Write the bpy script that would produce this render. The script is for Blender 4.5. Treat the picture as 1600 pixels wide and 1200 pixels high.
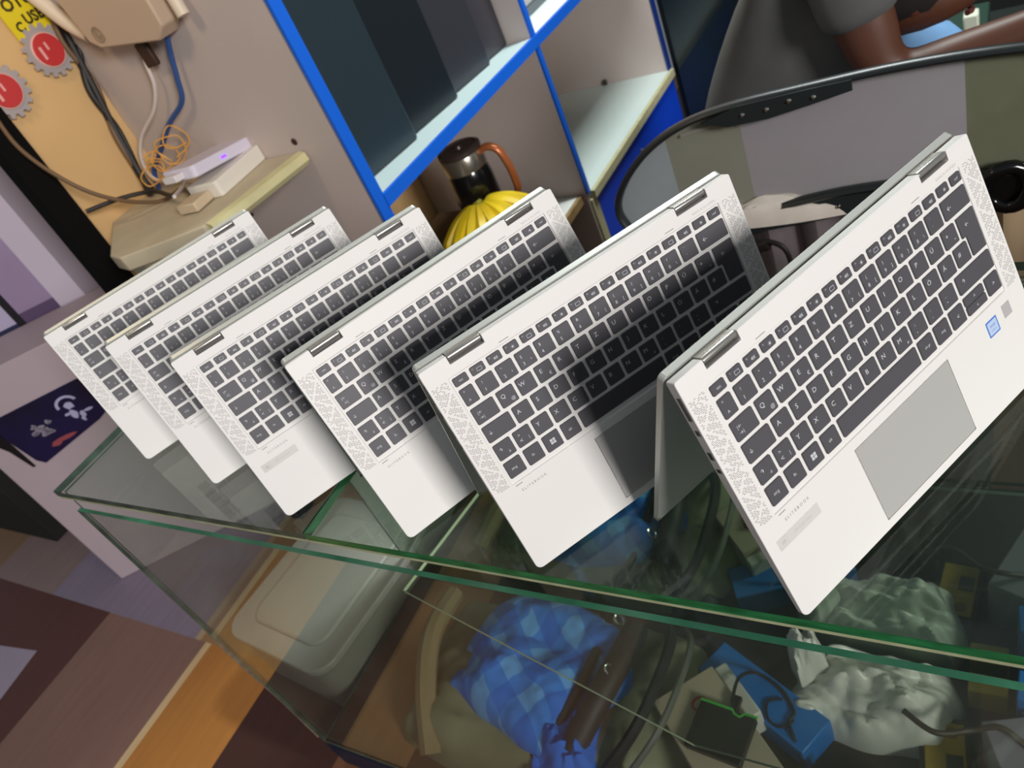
import bpy, bmesh, math, random
from mathutils import Vector, Matrix
random.seed(7)
PI = math.pi
scene = bpy.context.scene
C = scene.collection
for o in list(bpy.data.objects): bpy.data.objects.remove(o)

# ------------------------------------------------------------------ camera, world, lights, exposure
# world axes: X along the counter front, Y into the counter, Z up; the glass top is z = 0, the floor z = -0.85
cam_d = bpy.data.cameras.new('camera'); cam = bpy.data.objects.new('camera', cam_d); C.objects.link(cam)
CAMP = Vector((1.15292, -0.30754, 0.51189))
RX = Vector((0.83654122, 0.40844409, -0.3652016)); UX = Vector((-0.01241281, 0.68049999, 0.73264295)); WX = Vector((-0.54776337, 0.60835285, -0.57433623))
M = Matrix((RX, UX, -WX)).transposed().to_4x4(); M.translation = CAMP
cam.matrix_world = M
cam_d.sensor_fit = 'HORIZONTAL'; cam_d.sensor_width = 36.0; cam_d.lens = 1221.34 / 1600 * 36.0
cam_d.clip_start = 0.01; cam_d.clip_end = 50
cam_d.dof.use_dof = True; cam_d.dof.focus_distance = 0.62; cam_d.dof.aperture_fstop = 11
scene.camera = cam

world = bpy.data.worlds.new('room_air'); scene.world = world; world.use_nodes = True
bg = world.node_tree.nodes['Background']; bg.inputs[0].default_value = (0.86, 0.93, 1.0, 1); bg.inputs[1].default_value = 0.19

def area(name, loc, target, size, sizey, power, col):
    d = bpy.data.lights.new(name, 'AREA'); d.shape = 'RECTANGLE'; d.size = size; d.size_y = sizey; d.energy = power; d.color = col
    o = bpy.data.objects.new(name, d); C.objects.link(o); o.location = loc
    o.rotation_euler = (Vector(target) - Vector(loc)).to_track_quat('-Z', 'Y').to_euler()
    return o
area('entrance_daylight', (5.3, -2.2, 1.88), (0.7, 0.3, 0.05), 1.15, 1.15, 262, (1.0, 0.965, 0.95))
area('ceiling_tube', (0.60, 1.95, 1.85), (-0.3, 1.75, -0.4), 0.16, 0.9, 66, (0.93, 1.0, 0.98))
area('warm_wall_light', (-0.1, 0.15, 1.1), (-0.5, 0.65, 0.2), 0.15, 0.15, 2.4, (1.0, 0.74, 0.42))  # unseen warm area light aimed at the yellow wall
scene.view_settings.view_transform = 'Standard'; scene.view_settings.look = 'None'
scene.view_settings.gamma = 1.0; scene.view_settings.use_curve_mapping = False
scene.view_settings.exposure = 0.0
scene.cycles.transparent_max_bounces = 24

# ------------------------------------------------------------------ helpers
def lin(h):
    h = h.lstrip('#'); c = [int(h[i:i+2], 16) / 255 for i in (0, 2, 4)]
    return tuple(x / 12.92 if x <= .04045 else ((x + .055) / 1.055) ** 2.4 for x in c) + (1,)
MATS = {}
def mat(name, col, rough=.6, metal=0, noise=0, nscale=20, bump=0, spec=.5, col2=None, coat=0, stretch=None, trans=0, emit=None):
    if name in MATS: return MATS[name]
    m = bpy.data.materials.new(name); m.use_nodes = True; nt = m.node_tree; b = nt.nodes['Principled BSDF']
    b.inputs['Base Color'].default_value = lin(col); b.inputs['Roughness'].default_value = rough; b.inputs['Metallic'].default_value = metal
    b.inputs['Specular IOR Level'].default_value = spec; b.inputs['Coat Weight'].default_value = coat
    tc = nt.nodes.new('ShaderNodeTexCoord'); n = nt.nodes.new('ShaderNodeTexNoise'); n.inputs['Scale'].default_value = nscale; n.inputs['Detail'].default_value = 5
    mp = nt.nodes.new('ShaderNodeMapping'); nt.links.new(tc.outputs['Object'], mp.inputs[0]); nt.links.new(mp.outputs[0], n.inputs['Vector'])
    if stretch: mp.inputs['Scale'].default_value = stretch
    if noise or col2:
        r = nt.nodes.new('ShaderNodeValToRGB'); c = lin(col); c2 = lin(col2) if col2 else tuple(x * (1 - noise) for x in c[:3]) + (1,)
        r.color_ramp.elements[0].position = .35; r.color_ramp.elements[1].position = .68
        r.color_ramp.elements[0].color = c2; r.color_ramp.elements[1].color = c
        nt.links.new(n.outputs['Fac'], r.inputs[0]); nt.links.new(r.outputs[0], b.inputs['Base Color'])
    if bump:
        bp = nt.nodes.new('ShaderNodeBump'); bp.inputs['Strength'].default_value = bump; bp.inputs['Distance'].default_value = .004
        nt.links.new(n.outputs['Fac'], bp.inputs['Height']); nt.links.new(bp.outputs[0], b.inputs['Normal'])
    if emit:
        b.inputs['Emission Color'].default_value = lin(emit); b.inputs['Emission Strength'].default_value = 3
    MATS[name] = m; return m
def glass(name, tint, dust=.03, refl=1.0, scratch=True):
    if name in MATS: return MATS[name]
    m = bpy.data.materials.new(name); m.use_nodes = True; nt = m.node_tree; N = nt.nodes; Lk = nt.links
    N.remove(N['Principled BSDF']); out = N['Material Output']
    tr = N.new('ShaderNodeBsdfTransparent'); tr.inputs[0].default_value = tint + (1,)
    gl = N.new('ShaderNodeBsdfGlossy'); gl.inputs['Roughness'].default_value = .02; gl.inputs['Color'].default_value = (.9, .97, .93, 1)
    lw = N.new('ShaderNodeLayerWeight'); lw.inputs['Blend'].default_value = .5
    pw = N.new('ShaderNodeMath'); pw.operation = 'POWER'; pw.inputs[1].default_value = 4.5; Lk.new(lw.outputs['Facing'], pw.inputs[0])
    ma = N.new('ShaderNodeMath'); ma.operation = 'MULTIPLY_ADD'; ma.inputs[1].default_value = .9 * refl; ma.inputs[2].default_value = .04 * refl; Lk.new(pw.outputs[0], ma.inputs[0])
    mx = N.new('ShaderNodeMixShader'); Lk.new(ma.outputs[0], mx.inputs[0]); Lk.new(tr.outputs[0], mx.inputs[1]); Lk.new(gl.outputs[0], mx.inputs[2])
    df = N.new('ShaderNodeBsdfDiffuse'); df.inputs[0].default_value = (.6, .64, .58, 1)
    tc = N.new('ShaderNodeTexCoord'); n = N.new('ShaderNodeTexNoise'); n.inputs['Scale'].default_value = 9; n.inputs['Detail'].default_value = 8; Lk.new(tc.outputs['Object'], n.inputs['Vector'])
    mr = N.new('ShaderNodeMapRange'); mr.inputs['From Min'].default_value = .4; mr.inputs['From Max'].default_value = .8; mr.inputs['To Min'].default_value = dust * .4; mr.inputs['To Max'].default_value = dust * 2.2; Lk.new(n.outputs['Fac'], mr.inputs[0])
    fac = mr.outputs[0]
    if scratch:
        for k, (sc, st) in enumerate((((40, 1.2, 1), .07), ((1.2, 50, 1), .07))):
            mp = N.new('ShaderNodeMapping'); mp.inputs['Scale'].default_value = sc; mp.inputs['Rotation'].default_value = (0, 0, .5 + 1.0 * k); Lk.new(tc.outputs['Object'], mp.inputs[0])
            n2 = N.new('ShaderNodeTexNoise'); n2.inputs['Scale'].default_value = 2.2; n2.inputs['Detail'].default_value = 1; n2.inputs['Distortion'].default_value = .25; Lk.new(mp.outputs[0], n2.inputs['Vector'])
            m2 = N.new('ShaderNodeMapRange'); m2.inputs['From Min'].default_value = .76; m2.inputs['From Max'].default_value = .82; m2.inputs['To Max'].default_value = st; Lk.new(n2.outputs['Fac'], m2.inputs[0])
            ad = N.new('ShaderNodeMath'); ad.operation = 'ADD'; ad.use_clamp = True; Lk.new(fac, ad.inputs[0]); Lk.new(m2.outputs[0], ad.inputs[1]); fac = ad.outputs[0]
    m3 = N.new('ShaderNodeMixShader'); Lk.new(fac, m3.inputs[0]); Lk.new(mx.outputs[0], m3.inputs[1]); Lk.new(df.outputs[0], m3.inputs[2])
    Lk.new(m3.outputs[0], out.inputs[0]); MATS[name] = m; return m

def emp(name, loc=(0, 0, 0), rz=0):
    o = bpy.data.objects.new(name, None); o.empty_display_size = .05; C.objects.link(o); o.location = loc; o.rotation_euler = (0, 0, rz); return o
def tag(o, label=None, cat=None, group=None, kind=None):
    if label: o['label'] = label
    if cat: o['category'] = cat
    if group: o['group'] = group
    if kind: o['kind'] = kind
    return o
def obj(name, bm, mats, parent=None, smooth=True, bevel=0, segs=2, subd=0, merge=False):
    if merge: bmesh.ops.remove_doubles(bm, verts=bm.verts, dist=1e-6)
    bmesh.ops.recalc_face_normals(bm, faces=bm.faces)
    me = bpy.data.meshes.new(name); bm.to_mesh(me); bm.free()
    for m in (mats if isinstance(mats, (list, tuple)) else [mats]): me.materials.append(m)
    if smooth:
        for p in me.polygons: p.use_smooth = True
        try: me.set_sharp_from_angle(angle=math.radians(38))
        except Exception: pass
    o = bpy.data.objects.new(name, me); C.objects.link(o)
    if parent: o.parent = parent
    if bevel:
        b = o.modifiers.new('bevel', 'BEVEL'); b.width = bevel; b.segments = segs; b.limit_method = 'ANGLE'; b.angle_limit = math.radians(35)
    if subd:
        s = o.modifiers.new('subsurf', 'SUBSURF'); s.levels = s.render_levels = subd
    return o
def BM(): return bmesh.new()
def box(bm, x0, x1, y0, y1, z0, z1, mi=0, mtx=None):
    vs = [bm.verts.new(Vector((x, y, z)) if mtx is None else mtx @ Vector((x, y, z))) for x in (x0, x1) for y in (y0, y1) for z in (z0, z1)]
    for f in ((0, 1, 3, 2), (4, 6, 7, 5), (0, 4, 5, 1), (2, 3, 7, 6), (0, 2, 6, 4), (1, 5, 7, 3)):
        fc = bm.faces.new([vs[i] for i in f]); fc.material_index = mi
    return vs
def prism(bm, pts, d, mi=0, mi_side=None):
    """pts: list of 3D points (planar loop); d: extrusion vector"""
    d = Vector(d); a = [bm.verts.new(Vector(p)) for p in pts]; b = [bm.verts.new(Vector(p) + d) for p in pts]; n = len(a)
    f = bm.faces.new(a); f.material_index = mi; f = bm.faces.new(b[::-1]); f.material_index = mi
    for i in range(n):
        f = bm.faces.new((a[i], b[i], b[(i + 1) % n], a[(i + 1) % n])); f.material_index = mi if mi_side is None else mi_side
def rrect(x0, x1, y0, y1, r, n=4):
    P = []
    for cx, cy, a0 in ((x1 - r, y1 - r, 0), (x0 + r, y1 - r, 90), (x0 + r, y0 + r, 180), (x1 - r, y0 + r, 270)):
        for k in range(n + 1):
            a = math.radians(a0 + 90 * k / n); P.append((cx + r * math.cos(a), cy + r * math.sin(a)))
    return P
def rprism(bm, x0, x1, y0, y1, z0, z1, r, n=4, mi=0, inset=0):
    lo = rrect(x0, x1, y0, y1, r, n); hi = rrect(x0 + inset, x1 - inset, y0 + inset, y1 - inset, max(r - inset, 1e-4), n)
    a = [bm.verts.new((x, y, z0)) for x, y in lo]; b = [bm.verts.new((x, y, z1)) for x, y in hi]; m = len(a)
    for f in (a[::-1], b): bm.faces.new(f).material_index = mi
    for i in range(m): bm.faces.new((a[i], a[(i + 1) % m], b[(i + 1) % m], b[i])).material_index = mi
def ringmesh(bm, rings, close=True, caps=True, mi=0):
    R = [[bm.verts.new(p) for p in r] for r in rings]; n = len(R[0])
    for i in range(len(R) - 1):
        for k in range(n if close else n - 1):
            bm.faces.new((R[i][k], R[i][(k + 1) % n], R[i + 1][(k + 1) % n], R[i + 1][k])).material_index = mi
    if caps and close:
        bm.faces.new(R[0][::-1]).material_index = mi; bm.faces.new(R[-1]).material_index = mi
def spline(pts, k=6):
    P = [Vector(p) for p in pts]
    if len(P) < 3: return P
    out = []
    for i in range(len(P) - 1):
        p0 = P[max(i - 1, 0)]; p1 = P[i]; p2 = P[i + 1]; p3 = P[min(i + 2, len(P) - 1)]
        for j in range(k):
            t = j / k
            out.append(.5 * ((2 * p1) + (-p0 + p2) * t + (2 * p0 - 5 * p1 + 4 * p2 - p3) * t * t + (-p0 + 3 * p1 - 3 * p2 + p3) * t ** 3))
    out.append(P[-1]); return out
def tube(bm, pts, r, n=8, k=6, mi=0, smooth=True, closed=False):
    P = spline(pts, k) if smooth else [Vector(p) for p in pts]
    rr = r if callable(r) else (lambda t: r)
    rings = []; up = None
    for i, p in enumerate(P):
        d = (P[min(i + 1, len(P) - 1)] - P[max(i - 1, 0)])
        d = d.normalized() if d.length > 1e-9 else Vector((0, 0, 1))
        if up is None: up = d.orthogonal().normalized()
        up = (up - d * up.dot(d)).normalized(); s = d.cross(up); q = rr(i / max(len(P) - 1, 1))
        rings.append([p + (up * math.cos(2 * PI * a / n) + s * math.sin(2 * PI * a / n)) * q for a in range(n)])
    ringmesh(bm, rings, mi=mi)
def lathe(bm, prof, n=32, mtx=None, mi=0):
    rings = [[Vector((r * math.cos(2 * PI * a / n), r * math.sin(2 * PI * a / n), z)) for a in range(n)] for r, z in prof]
    if mtx: rings = [[mtx @ p for p in r] for r in rings]
    ringmesh(bm, rings, mi=mi)
def text_bm(bm, s, size, mtx, mi=0, ext=0, align='CENTER', space=1.0, bold=0.0):
    cu = bpy.data.curves.new('t', 'FONT'); cu.body = s; cu.size = size; cu.align_x = align; cu.align_y = 'CENTER' if align == 'CENTER' else 'BOTTOM_BASELINE'; cu.resolution_u = 2; cu.extrude = ext; cu.space_character = space; cu.offset = bold
    to = bpy.data.objects.new('t', cu); C.objects.link(to)
    me = bpy.data.meshes.new_from_object(to.evaluated_get(bpy.context.evaluated_depsgraph_get()))
    bpy.data.objects.remove(to); bpy.data.curves.remove(cu)
    n0 = len(bm.verts); f0 = len(bm.faces); bm.from_mesh(me); bpy.data.meshes.remove(me)
    bm.verts.ensure_lookup_table(); bm.faces.ensure_lookup_table()
    for v in bm.verts[n0:]: v.co = mtx @ v.co
    for f in bm.faces[f0:]: f.material_index = mi
def cells(bm, xs, ys, hfun, zb):
    """height-field of rectangular cells: hfun(xmid, ymid) -> top height or None"""
    V = {}
    def v(x, y, z):
        k = (round(x, 7), round(y, 7), round(z, 7))
        if k not in V: V[k] = bm.verts.new((x, y, z))
        return V[k]
    nx, ny = len(xs) - 1, len(ys) - 1
    Hh = [[hfun((xs[i] + xs[i + 1]) / 2, (ys[j] + ys[j + 1]) / 2) for j in range(ny)] for i in range(nx)]
    g = lambda i, j: Hh[i][j] if 0 <= i < nx and 0 <= j < ny else None
    for i in range(nx):
        for j in range(ny):
            h = Hh[i][j]
            if h is None: continue
            a, b, c, d = xs[i], xs[i + 1], ys[j], ys[j + 1]
            bm.faces.new((v(a, c, h), v(b, c, h), v(b, d, h), v(a, d, h)))
            bm.faces.new((v(a, d, zb), v(b, d, zb), v(b, c, zb), v(a, c, zb)))
            for (di, dj, p, q) in ((-1, 0, (a, c), (a, d)), (1, 0, (b, d), (b, c)), (0, -1, (b, c), (a, c)), (0, 1, (a, d), (b, d))):
                h2 = g(i + di, j + dj); lo = zb if h2 is None else h2
                if lo < h - 1e-9: bm.faces.new((v(*p, h), v(*q, h), v(*q, lo), v(*p, lo)))

# ------------------------------------------------------------------ materials
silver = mat('laptop_silver', '#e6e3df', .62, .15, spec=.3)
silver_lid = mat('laptop_lid_silver', '#c9cbc4', .38, .45)
silver_dk = mat('hinge_metal', '#b5b2ac', .3, .8)
keyblk = mat('key_black', '#4c4a4f', .5)
legend = mat('key_legend', '#c9c9cc', .6)
padm = mat('touchpad_grey', '#bab8b4', .4, .2)
dash = mat('grille_dash', '#85827e', .7)
scrb = mat('screen_black', '#0b0c0e', .12)
portm = mat('port_dark', '#35302c', .5)
inkm = mat('printed_grey', '#8f8d8b', .6)
ink2 = mat('printed_faint', '#c4c0bb', .6)
stlab = mat('clear_label', '#d3cfca', .35)
stblue = mat('sticker_blue', '#4f7fd0', .35); stpale = mat('sticker_pale', '#b9cbe6', .35)
fpm = mat('fingerprint_grey', '#b3aeae', .4)
G_top = glass('counter_glass', (.90, .945, .915), .005, .75)
G_thin = glass('pane_glass', (.95, .97, .945), .010, .75, False)
G_edge = mat('glass_edge_green', '#2e7d4a', .3, 0, .55, 30, col2='#1c5630', stretch=(1, 1, 4))
G_edge2 = mat('glass_edge_pale', '#3f8061', .25, 0, .3, 25)
G_seal = mat('edge_seal_pale', '#b9bd95', .5, 0, .3, 30)
blue = mat('blue_paint', '#0f5fd0', .45)
blue_dk = mat('blue_paint_panel', '#1048d8', .4)

# ------------------------------------------------------------------ setting
def struct(name, bm, m, **k): o = obj(name, bm, m, **k); o['kind'] = 'structure'; return o
def stripes(name, stops, rough=.55, ycut=None, stops2=None, split=True):
    """vinyl floor: bands across X; beyond ycut a second set of bands"""
    m = bpy.data.materials.new(name); m.use_nodes = True; nt = m.node_tree; N = nt.nodes; Lk = nt.links; b = N['Principled BSDF']; b.inputs['Roughness'].default_value = rough
    g = N.new('ShaderNodeNewGeometry'); sx = N.new('ShaderNodeSeparateXYZ'); Lk.new(g.outputs['Position'], sx.inputs[0])
    mr = N.new('ShaderNodeMapRange'); mr.inputs['From Min'].default_value = -3; mr.inputs['From Max'].default_value = 3; Lk.new(sx.outputs[0], mr.inputs[0])
    def ramp(st):
        r = N.new('ShaderNodeValToRGB'); r.color_ramp.interpolation = 'CONSTANT'; el = r.color_ramp.elements
        el[0].position = 0; el[0].color = lin(st[0][1]); el[1].position = (st[1][0] + 3) / 6; el[1].color = lin(st[1][1])
        for x, c in st[2:]:
            e = el.new((x + 3) / 6); e.color = lin(c)
        Lk.new(mr.outputs[0], r.inputs[0]); return r.outputs[0]
    c = ramp(stops)
    if ycut is not None:
        c2 = ramp(stops2); gt = N.new('ShaderNodeMath'); gt.operation = 'GREATER_THAN'; gt.inputs[1].default_value = ycut; Lk.new(sx.outputs[1], gt.inputs[0])
        mx = N.new('ShaderNodeMix'); mx.data_type = 'RGBA'; Lk.new(gt.outputs[0], mx.inputs[0]); Lk.new(c, mx.inputs[6]); Lk.new(c2, mx.inputs[7]); c = mx.outputs[2]
    mp = N.new('ShaderNodeMapping'); mp.inputs['Scale'].default_value = (30, 3, 1); Lk.new(g.outputs['Position'], mp.inputs[0])
    n = N.new('ShaderNodeTexNoise'); n.inputs['Scale'].default_value = 2; n.inputs['Detail'].default_value = 6; Lk.new(mp.outputs[0], n.inputs['Vector'])
    r = N.new('ShaderNodeMapRange'); r.inputs['To Min'].default_value = .8; r.inputs['To Max'].default_value = 1.15; Lk.new(n.outputs['Fac'], r.inputs[0])
    hs = N.new('ShaderNodeHueSaturation'); Lk.new(c, hs.inputs['Color']); Lk.new(r.outputs[0], hs.inputs['Value'])
    Lk.new(hs.outputs[0], b.inputs['Base Color']); return m
floor_m = stripes('vinyl_floor', [(-3, '#8a6a62'), (-1.75, '#5b3530'), (-1.06, '#8c6a5e'), (-.615, '#d9b98c'), (-.595, '#b87a38'), (-.345, '#44251d'), (-.04, '#7a5138'), (.5, '#3c261c'), (1.1, '#7b5136'), (1.8, '#44251d')],
                  ycut=.145, stops2=[(-3, '#8a6d55'), (-1.80, '#8f7a78'), (-1.385, '#8c7f92'), (-.66, '#b39a78'), (-.645, '#a07a50'), (-.22, '#4a3a2c'), (.5, '#7a5138')])
bm = BM(); box(bm, -3, 3, -2.2, 3.4, -.90, -.85); struct('floor', bm, floor_m)
dark_wall = mat('dark_wall', '#232a2c', .6, 0, .3, 3)
bm = BM(); box(bm, .012, 3, 3.0, 3.1, -.85, 1.9); struct('wall_back', bm, dark_wall)
yellow = mat('yellow_wall_paint', '#dcb57e', .6, 0, .12, 3)
bm = BM(); box(bm, -.70, -.60, .615, 2.62, -.85, 1.5); struct('wall_left', bm, yellow)
bm = BM(); box(bm, -.63, -.585, .553, .613, -.85, 1.5); struct('trim_1', bm, mat('black_post', '#080707', .8, spec=.15))

# ------------------------------------------------------------------ shelving unit with blue edges
pinkw = mat('pinkish_panel', '#c2b5af', .55, 0, .05, 4)
whiteb = mat('white_laminate', '#ccd8d4', .4)
cream = mat('raw_board_edge', '#c9c39a', .7, 0, .25, 40, stretch=(1, 6, 1))
cab = emp('shelving_unit', (0, .85, -.85)); tag(cab, 'tall built-in shelving unit with grey panels and blue painted front edges', 'shelving')
def part(name, m, parent, *boxes, **k):
    bm = BM()
    for b_ in boxes: box(bm, *b_)
    o = obj(name, bm, m, None, **k)
    o.parent = parent; o.matrix_parent_inverse = Matrix.Translation(-Vector(parent.location)) if parent.rotation_euler.z == 0 else parent.matrix_basis.inverted()
    return o
def adopt(o, parent):
    o.parent = parent; o.matrix_parent_inverse = parent.matrix_basis.inverted(); return o
part('side_panel', pinkw, cab, (-.598, -.002, .842, .867, -.85, 1.5))
part('side_panel', pinkw, cab, (-.598, -.002, 1.682, 1.703, -.85, 1.5))
part('side_panel', pinkw, cab, (-.598, -.002, 2.572, 2.597, -.85, 1.5))
part('edge_strip', blue, cab, (-.002, .006, .838, .870, -.85, 1.5))
part('edge_strip', blue, cab, (-.002, .006, 1.683, 1.703, -.545, 1.5))
part('edge_strip', mat('dark_blue_edge', '#12307a', .5), cab, (-.002, .005, 2.569, 2.601, -.545, 1.5))
part('edge_strip', blue, cab, (-.001, .008, .868, 2.59, -.078, -.048))
part('shelf', mat('pale_shelf_top', '#aebfc0', .5), cab, (-.598, -.002, .868, 1.681, -.070, -.048))
part('shelf', whiteb, cab, (-.598, -.002, 1.704, 2.571, -.070, -.048))
part('shelf', mat('shelf_floor_white', '#dadcd8', .5), cab, (-.598, -.03, .868, 1.681, -.57, -.545))
part('shelf', whiteb, cab, (-.598, .004, 1.704, 2.571, -.565, -.545))
part('shelf_edge', cream, cab, (.004, .018, 1.704, 2.585, -.572, -.546))
part('shelf_edge', mat('worn_wood_edge', '#a8895a', .7, 0, .4, 30), cab, (-.03, -.016, .868, 1.681, -.572, -.545))
part('post_edge', cream, cab, (-.002, .006, 1.690, 1.728, -.85, -.572))
part('door_panel', blue_dk, cab, (-.014, .006, 1.730, 2.585, -.85, -.573))
part('shade_backing', mat('shadow_board', '#2a2724', .8), cab, (-.598, -.58, .868, 2.57, -.85, -.572))  # shade of the open lower bays put into a dark board colour
for (y, z) in ((2.13, -.64), (2.03, -.66)):
    bm = BM(); tube(bm, [(.006, y, z), (.03, y - .004, z - .01), (.022, y - .01, z - .05)], .006, 8); adopt(obj('latch', bm, mat('dull_metal', '#5a5a52', .4, .7)), cab)
bm = BM()
for y, z in ((2.568, -.545),): box(bm, -.27, -.255, y - .008, y + .002, z, z + .02)
adopt(obj('bracket', bm, MATS['dull_metal']), cab)
bm = BM(); lathe(bm, [(.004, 0), (.004, .003)], 10, Matrix.Translation((-.38, .841, -.032)) @ Matrix.Rotation(PI / 2, 4, 'X')); adopt(obj('screw_hole', bm, mat('rust_dark', '#3a1a18', .8)), cab)
bm = BM(); lathe(bm, [(.008, 0), (.0035, .003)], 8, Matrix.Translation((-.125, .841, .112)) @ Matrix.Rotation(PI / 2, 4, 'X')); adopt(obj('screw_hole', bm, MATS['rust_dark']), cab)

# corner shelf board in the first bay
cs = emp('corner_shelf', (-.35, .70, .06)); tag(cs, 'worn chipboard corner shelf carrying the white router', 'shelf')
bm = BM(); prism(bm, [(-.598, .840, .09), (-.125, .840, .09), (-.163, .565, .09), (-.345, .485, .09), (-.40, .50, .09), (-.598, .66, .09)], (0, 0, -.032)); adopt(obj('board', bm, mat('dusty_board', '#cfc3a8', .8, 0, .18, 9), bevel=.003), cs)
bm = BM(); tube(bm, [(-.1575, .572, .076), (-.1205, .838, .076)], .0165, 6, smooth=False); o = adopt(obj('front_edge', bm, mat('cream_edge', '#d6cf9d', .6, 0, .12, 20)), cs)
bm = BM(); box(bm, -.36, -.18, .50, .515, .030, .058, mtx=Matrix.Identity(4)); adopt(obj('batten', bm, mat('grey_batten', '#8f8a7c', .8), bevel=.003), cs)
rt = emp('router', (-.30, .77, .122)); tag(rt, 'white flat router with a glowing indicator on the corner shelf', 'router')
rt.rotation_euler = (math.radians(-8), 0, math.radians(2))
bm = BM(); rprism(bm, -.050, .050, -.10, .10, .008, .032, .012, 5); obj('casing', bm, mat('router_white', '#d8d2e2', .4), rt, bevel=.002)
bm = BM(); box(bm, .0495, .0515, -.02, -.006, .017, .022); obj('indicator_lamp', bm, mat('violet_led', '#7040ff', .4, emit='#6a30ff'), rt)
bm = BM(); box(bm, -.02, .02, -.125, -.10, .012, .026); obj('plug', bm, mat('plug_white', '#ded8da', .4), rt, bevel=.002)
bm = BM(); box(bm, .0, .012, -.104, -.099, .010, .022); obj('socket', bm, portm, rt)
ps = emp('power_brick', (-.268, .755, .0905), math.radians(4)); tag(ps, 'white block power adapter lying under the router', 'power adapter')
bm = BM(); rprism(bm, -.045, .045, -.075, .085, 0, .034, .008, 4); obj('casing', bm, mat('brick_white', '#e4dfd4', .4), ps, bevel=.003)
bm = BM(); box(bm, -.035, .02, -.13, -.076, .002, .022); obj('cable_end', bm, mat('beige_plastic', '#cdb99c', .5), ps, bevel=.003)

# wall box above, cables
wb = emp('wall_box', (-.32, .845, .39)); tag(wb, 'beige plastic junction box fixed high on the grey panel', 'junction box')
bm = BM(); prism(bm, [(-.47, .842, .52), (-.455, .842, .42), (-.43, .842, .402), (-.255, .842, .378), (-.225, .842, .40), (-.22, .842, .50)], (0, -.055, 0)); adopt(obj('casing', bm, mat('beige_box', '#c3ab93', .5), bevel=.004), wb)
bm = BM(); tube(bm, [(-.205, .83, .52), (-.187, .815, .40)], .013, 12, smooth=False); adopt(obj('side_tube', bm, mat('cream_tube', '#d9c9b4', .45)), wb)
bm = BM(); tube(bm, [(-.585, .815, .56), (-.53, .82, .47), (-.485, .82, .43)], .016, 12); adopt(obj('trunking', bm, MATS['cream_tube']), wb)
bm = BM()
lathe(bm, [(.016, 0), (.016, .002), (.013, .002), (.013, .0005), (.006, .0005), (.006, .002)], 20, Matrix.Translation((-.412, .787, .428)) @ Matrix.Rotation(PI / 2, 4, 'X')); adopt(obj('lock', bm, mat('lock_beige', '#a08a72', .5)), wb)
bm = BM(); box(bm, -.375, -.34, .815, .828, .335, .385, mtx=Matrix.Identity(4)); adopt(obj('plug_strip', bm, mat('dark_brown_plastic', '#3a2418', .6), bevel=.004), wb)
def cable(pts, r, m, label, cat='cable', nm='cable', **k):
    bm = BM(); tube(bm, pts, r, 8, 8); o = obj(nm, bm, m, **k); tag(o, label, cat); return o
wc = mat('cable_white', '#d8ccc8', .5); bc = mat('cable_blue', '#2d4f8a', .5); kc = mat('cable_black', '#17130f', .5); yc = mat('cable_orange', '#d79a38', .5); brc = mat('cable_brown', '#6a5136', .5)
cable([(-.365, .825, .39), (-.38, .822, .345), (-.395, .82, .30), (-.44, .815, .255), (-.53, .81, .21), (-.57, .80, .16), (-.55, .79, .115), (-.44, .78, .105), (-.33, .66, .12)], .0042, wc, 'white cable looping from the junction box to the router')
cable([(-.275, .825, .38), (-.30, .825, .34), (-.318, .822, .30), (-.345, .82, .255), (-.42, .815, .22), (-.50, .81, .17), (-.555, .80, .13), (-.575, .79, .06)], .0058, bc, 'blue network cable hanging from the junction box')
for i, (dx, r) in enumerate(((0, .0085), (.02, .007), (-.016, .006))):
    cable([(-.585, .862 - .004 - .004 * i, .53), (-.583, .835 + dx, .44), (-.581, .815 - dx * .6, .34), (-.58, .795 + dx * .4, .24), (-.57, .775, .14), (-.555, .765 - dx * .5, .055 + .04)], r, kc if i < 2 else brc,
          ['thick black cable running down the yellow wall corner', 'thinner black cable beside the thick one in the wall corner', 'brown cable twisted along the black cables in the corner'][i])
cable([(-.592, .60, .42), (-.55, .57, .32), (-.50, .585, .22), (-.47, .63, .15), (-.45, .70, .10), (-.43, .75, .098), (-.34, .70, .105)], .0045, brc, 'slack brown cable sagging across the yellow wall to the shelf')
cable([(-.55, .60, .15), (-.50, .66, .14), (-.45, .70, .125), (-.38, .68, .12), (-.34, .665, .12)], .005, kc, 'short black lead joining the cables behind the router')
random.seed(3)
for i in range(5):
    c0 = Vector((-.50 + .02 * i, .76 + .012 * i, .13 + .012 * i)); pts = []
    for k in range(9):
        a = k * PI * .3 + i; q = .6 + .5 * random.random(); pts.append(c0 + Vector((.02 * math.cos(a), .024 * q * math.cos(a), .030 * q * math.sin(a) + .002 * k)))
    cable(pts, .0015, yc, ['thin orange wire, lowest loop of the tangle in the corner', 'thin orange wire, second loop of the tangle', 'thin orange wire, middle loop of the tangle', 'thin orange wire, fourth loop of the tangle', 'thin orange wire, topmost loop of the tangle near the grey panel'][i], 'wire', 'wire')

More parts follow.
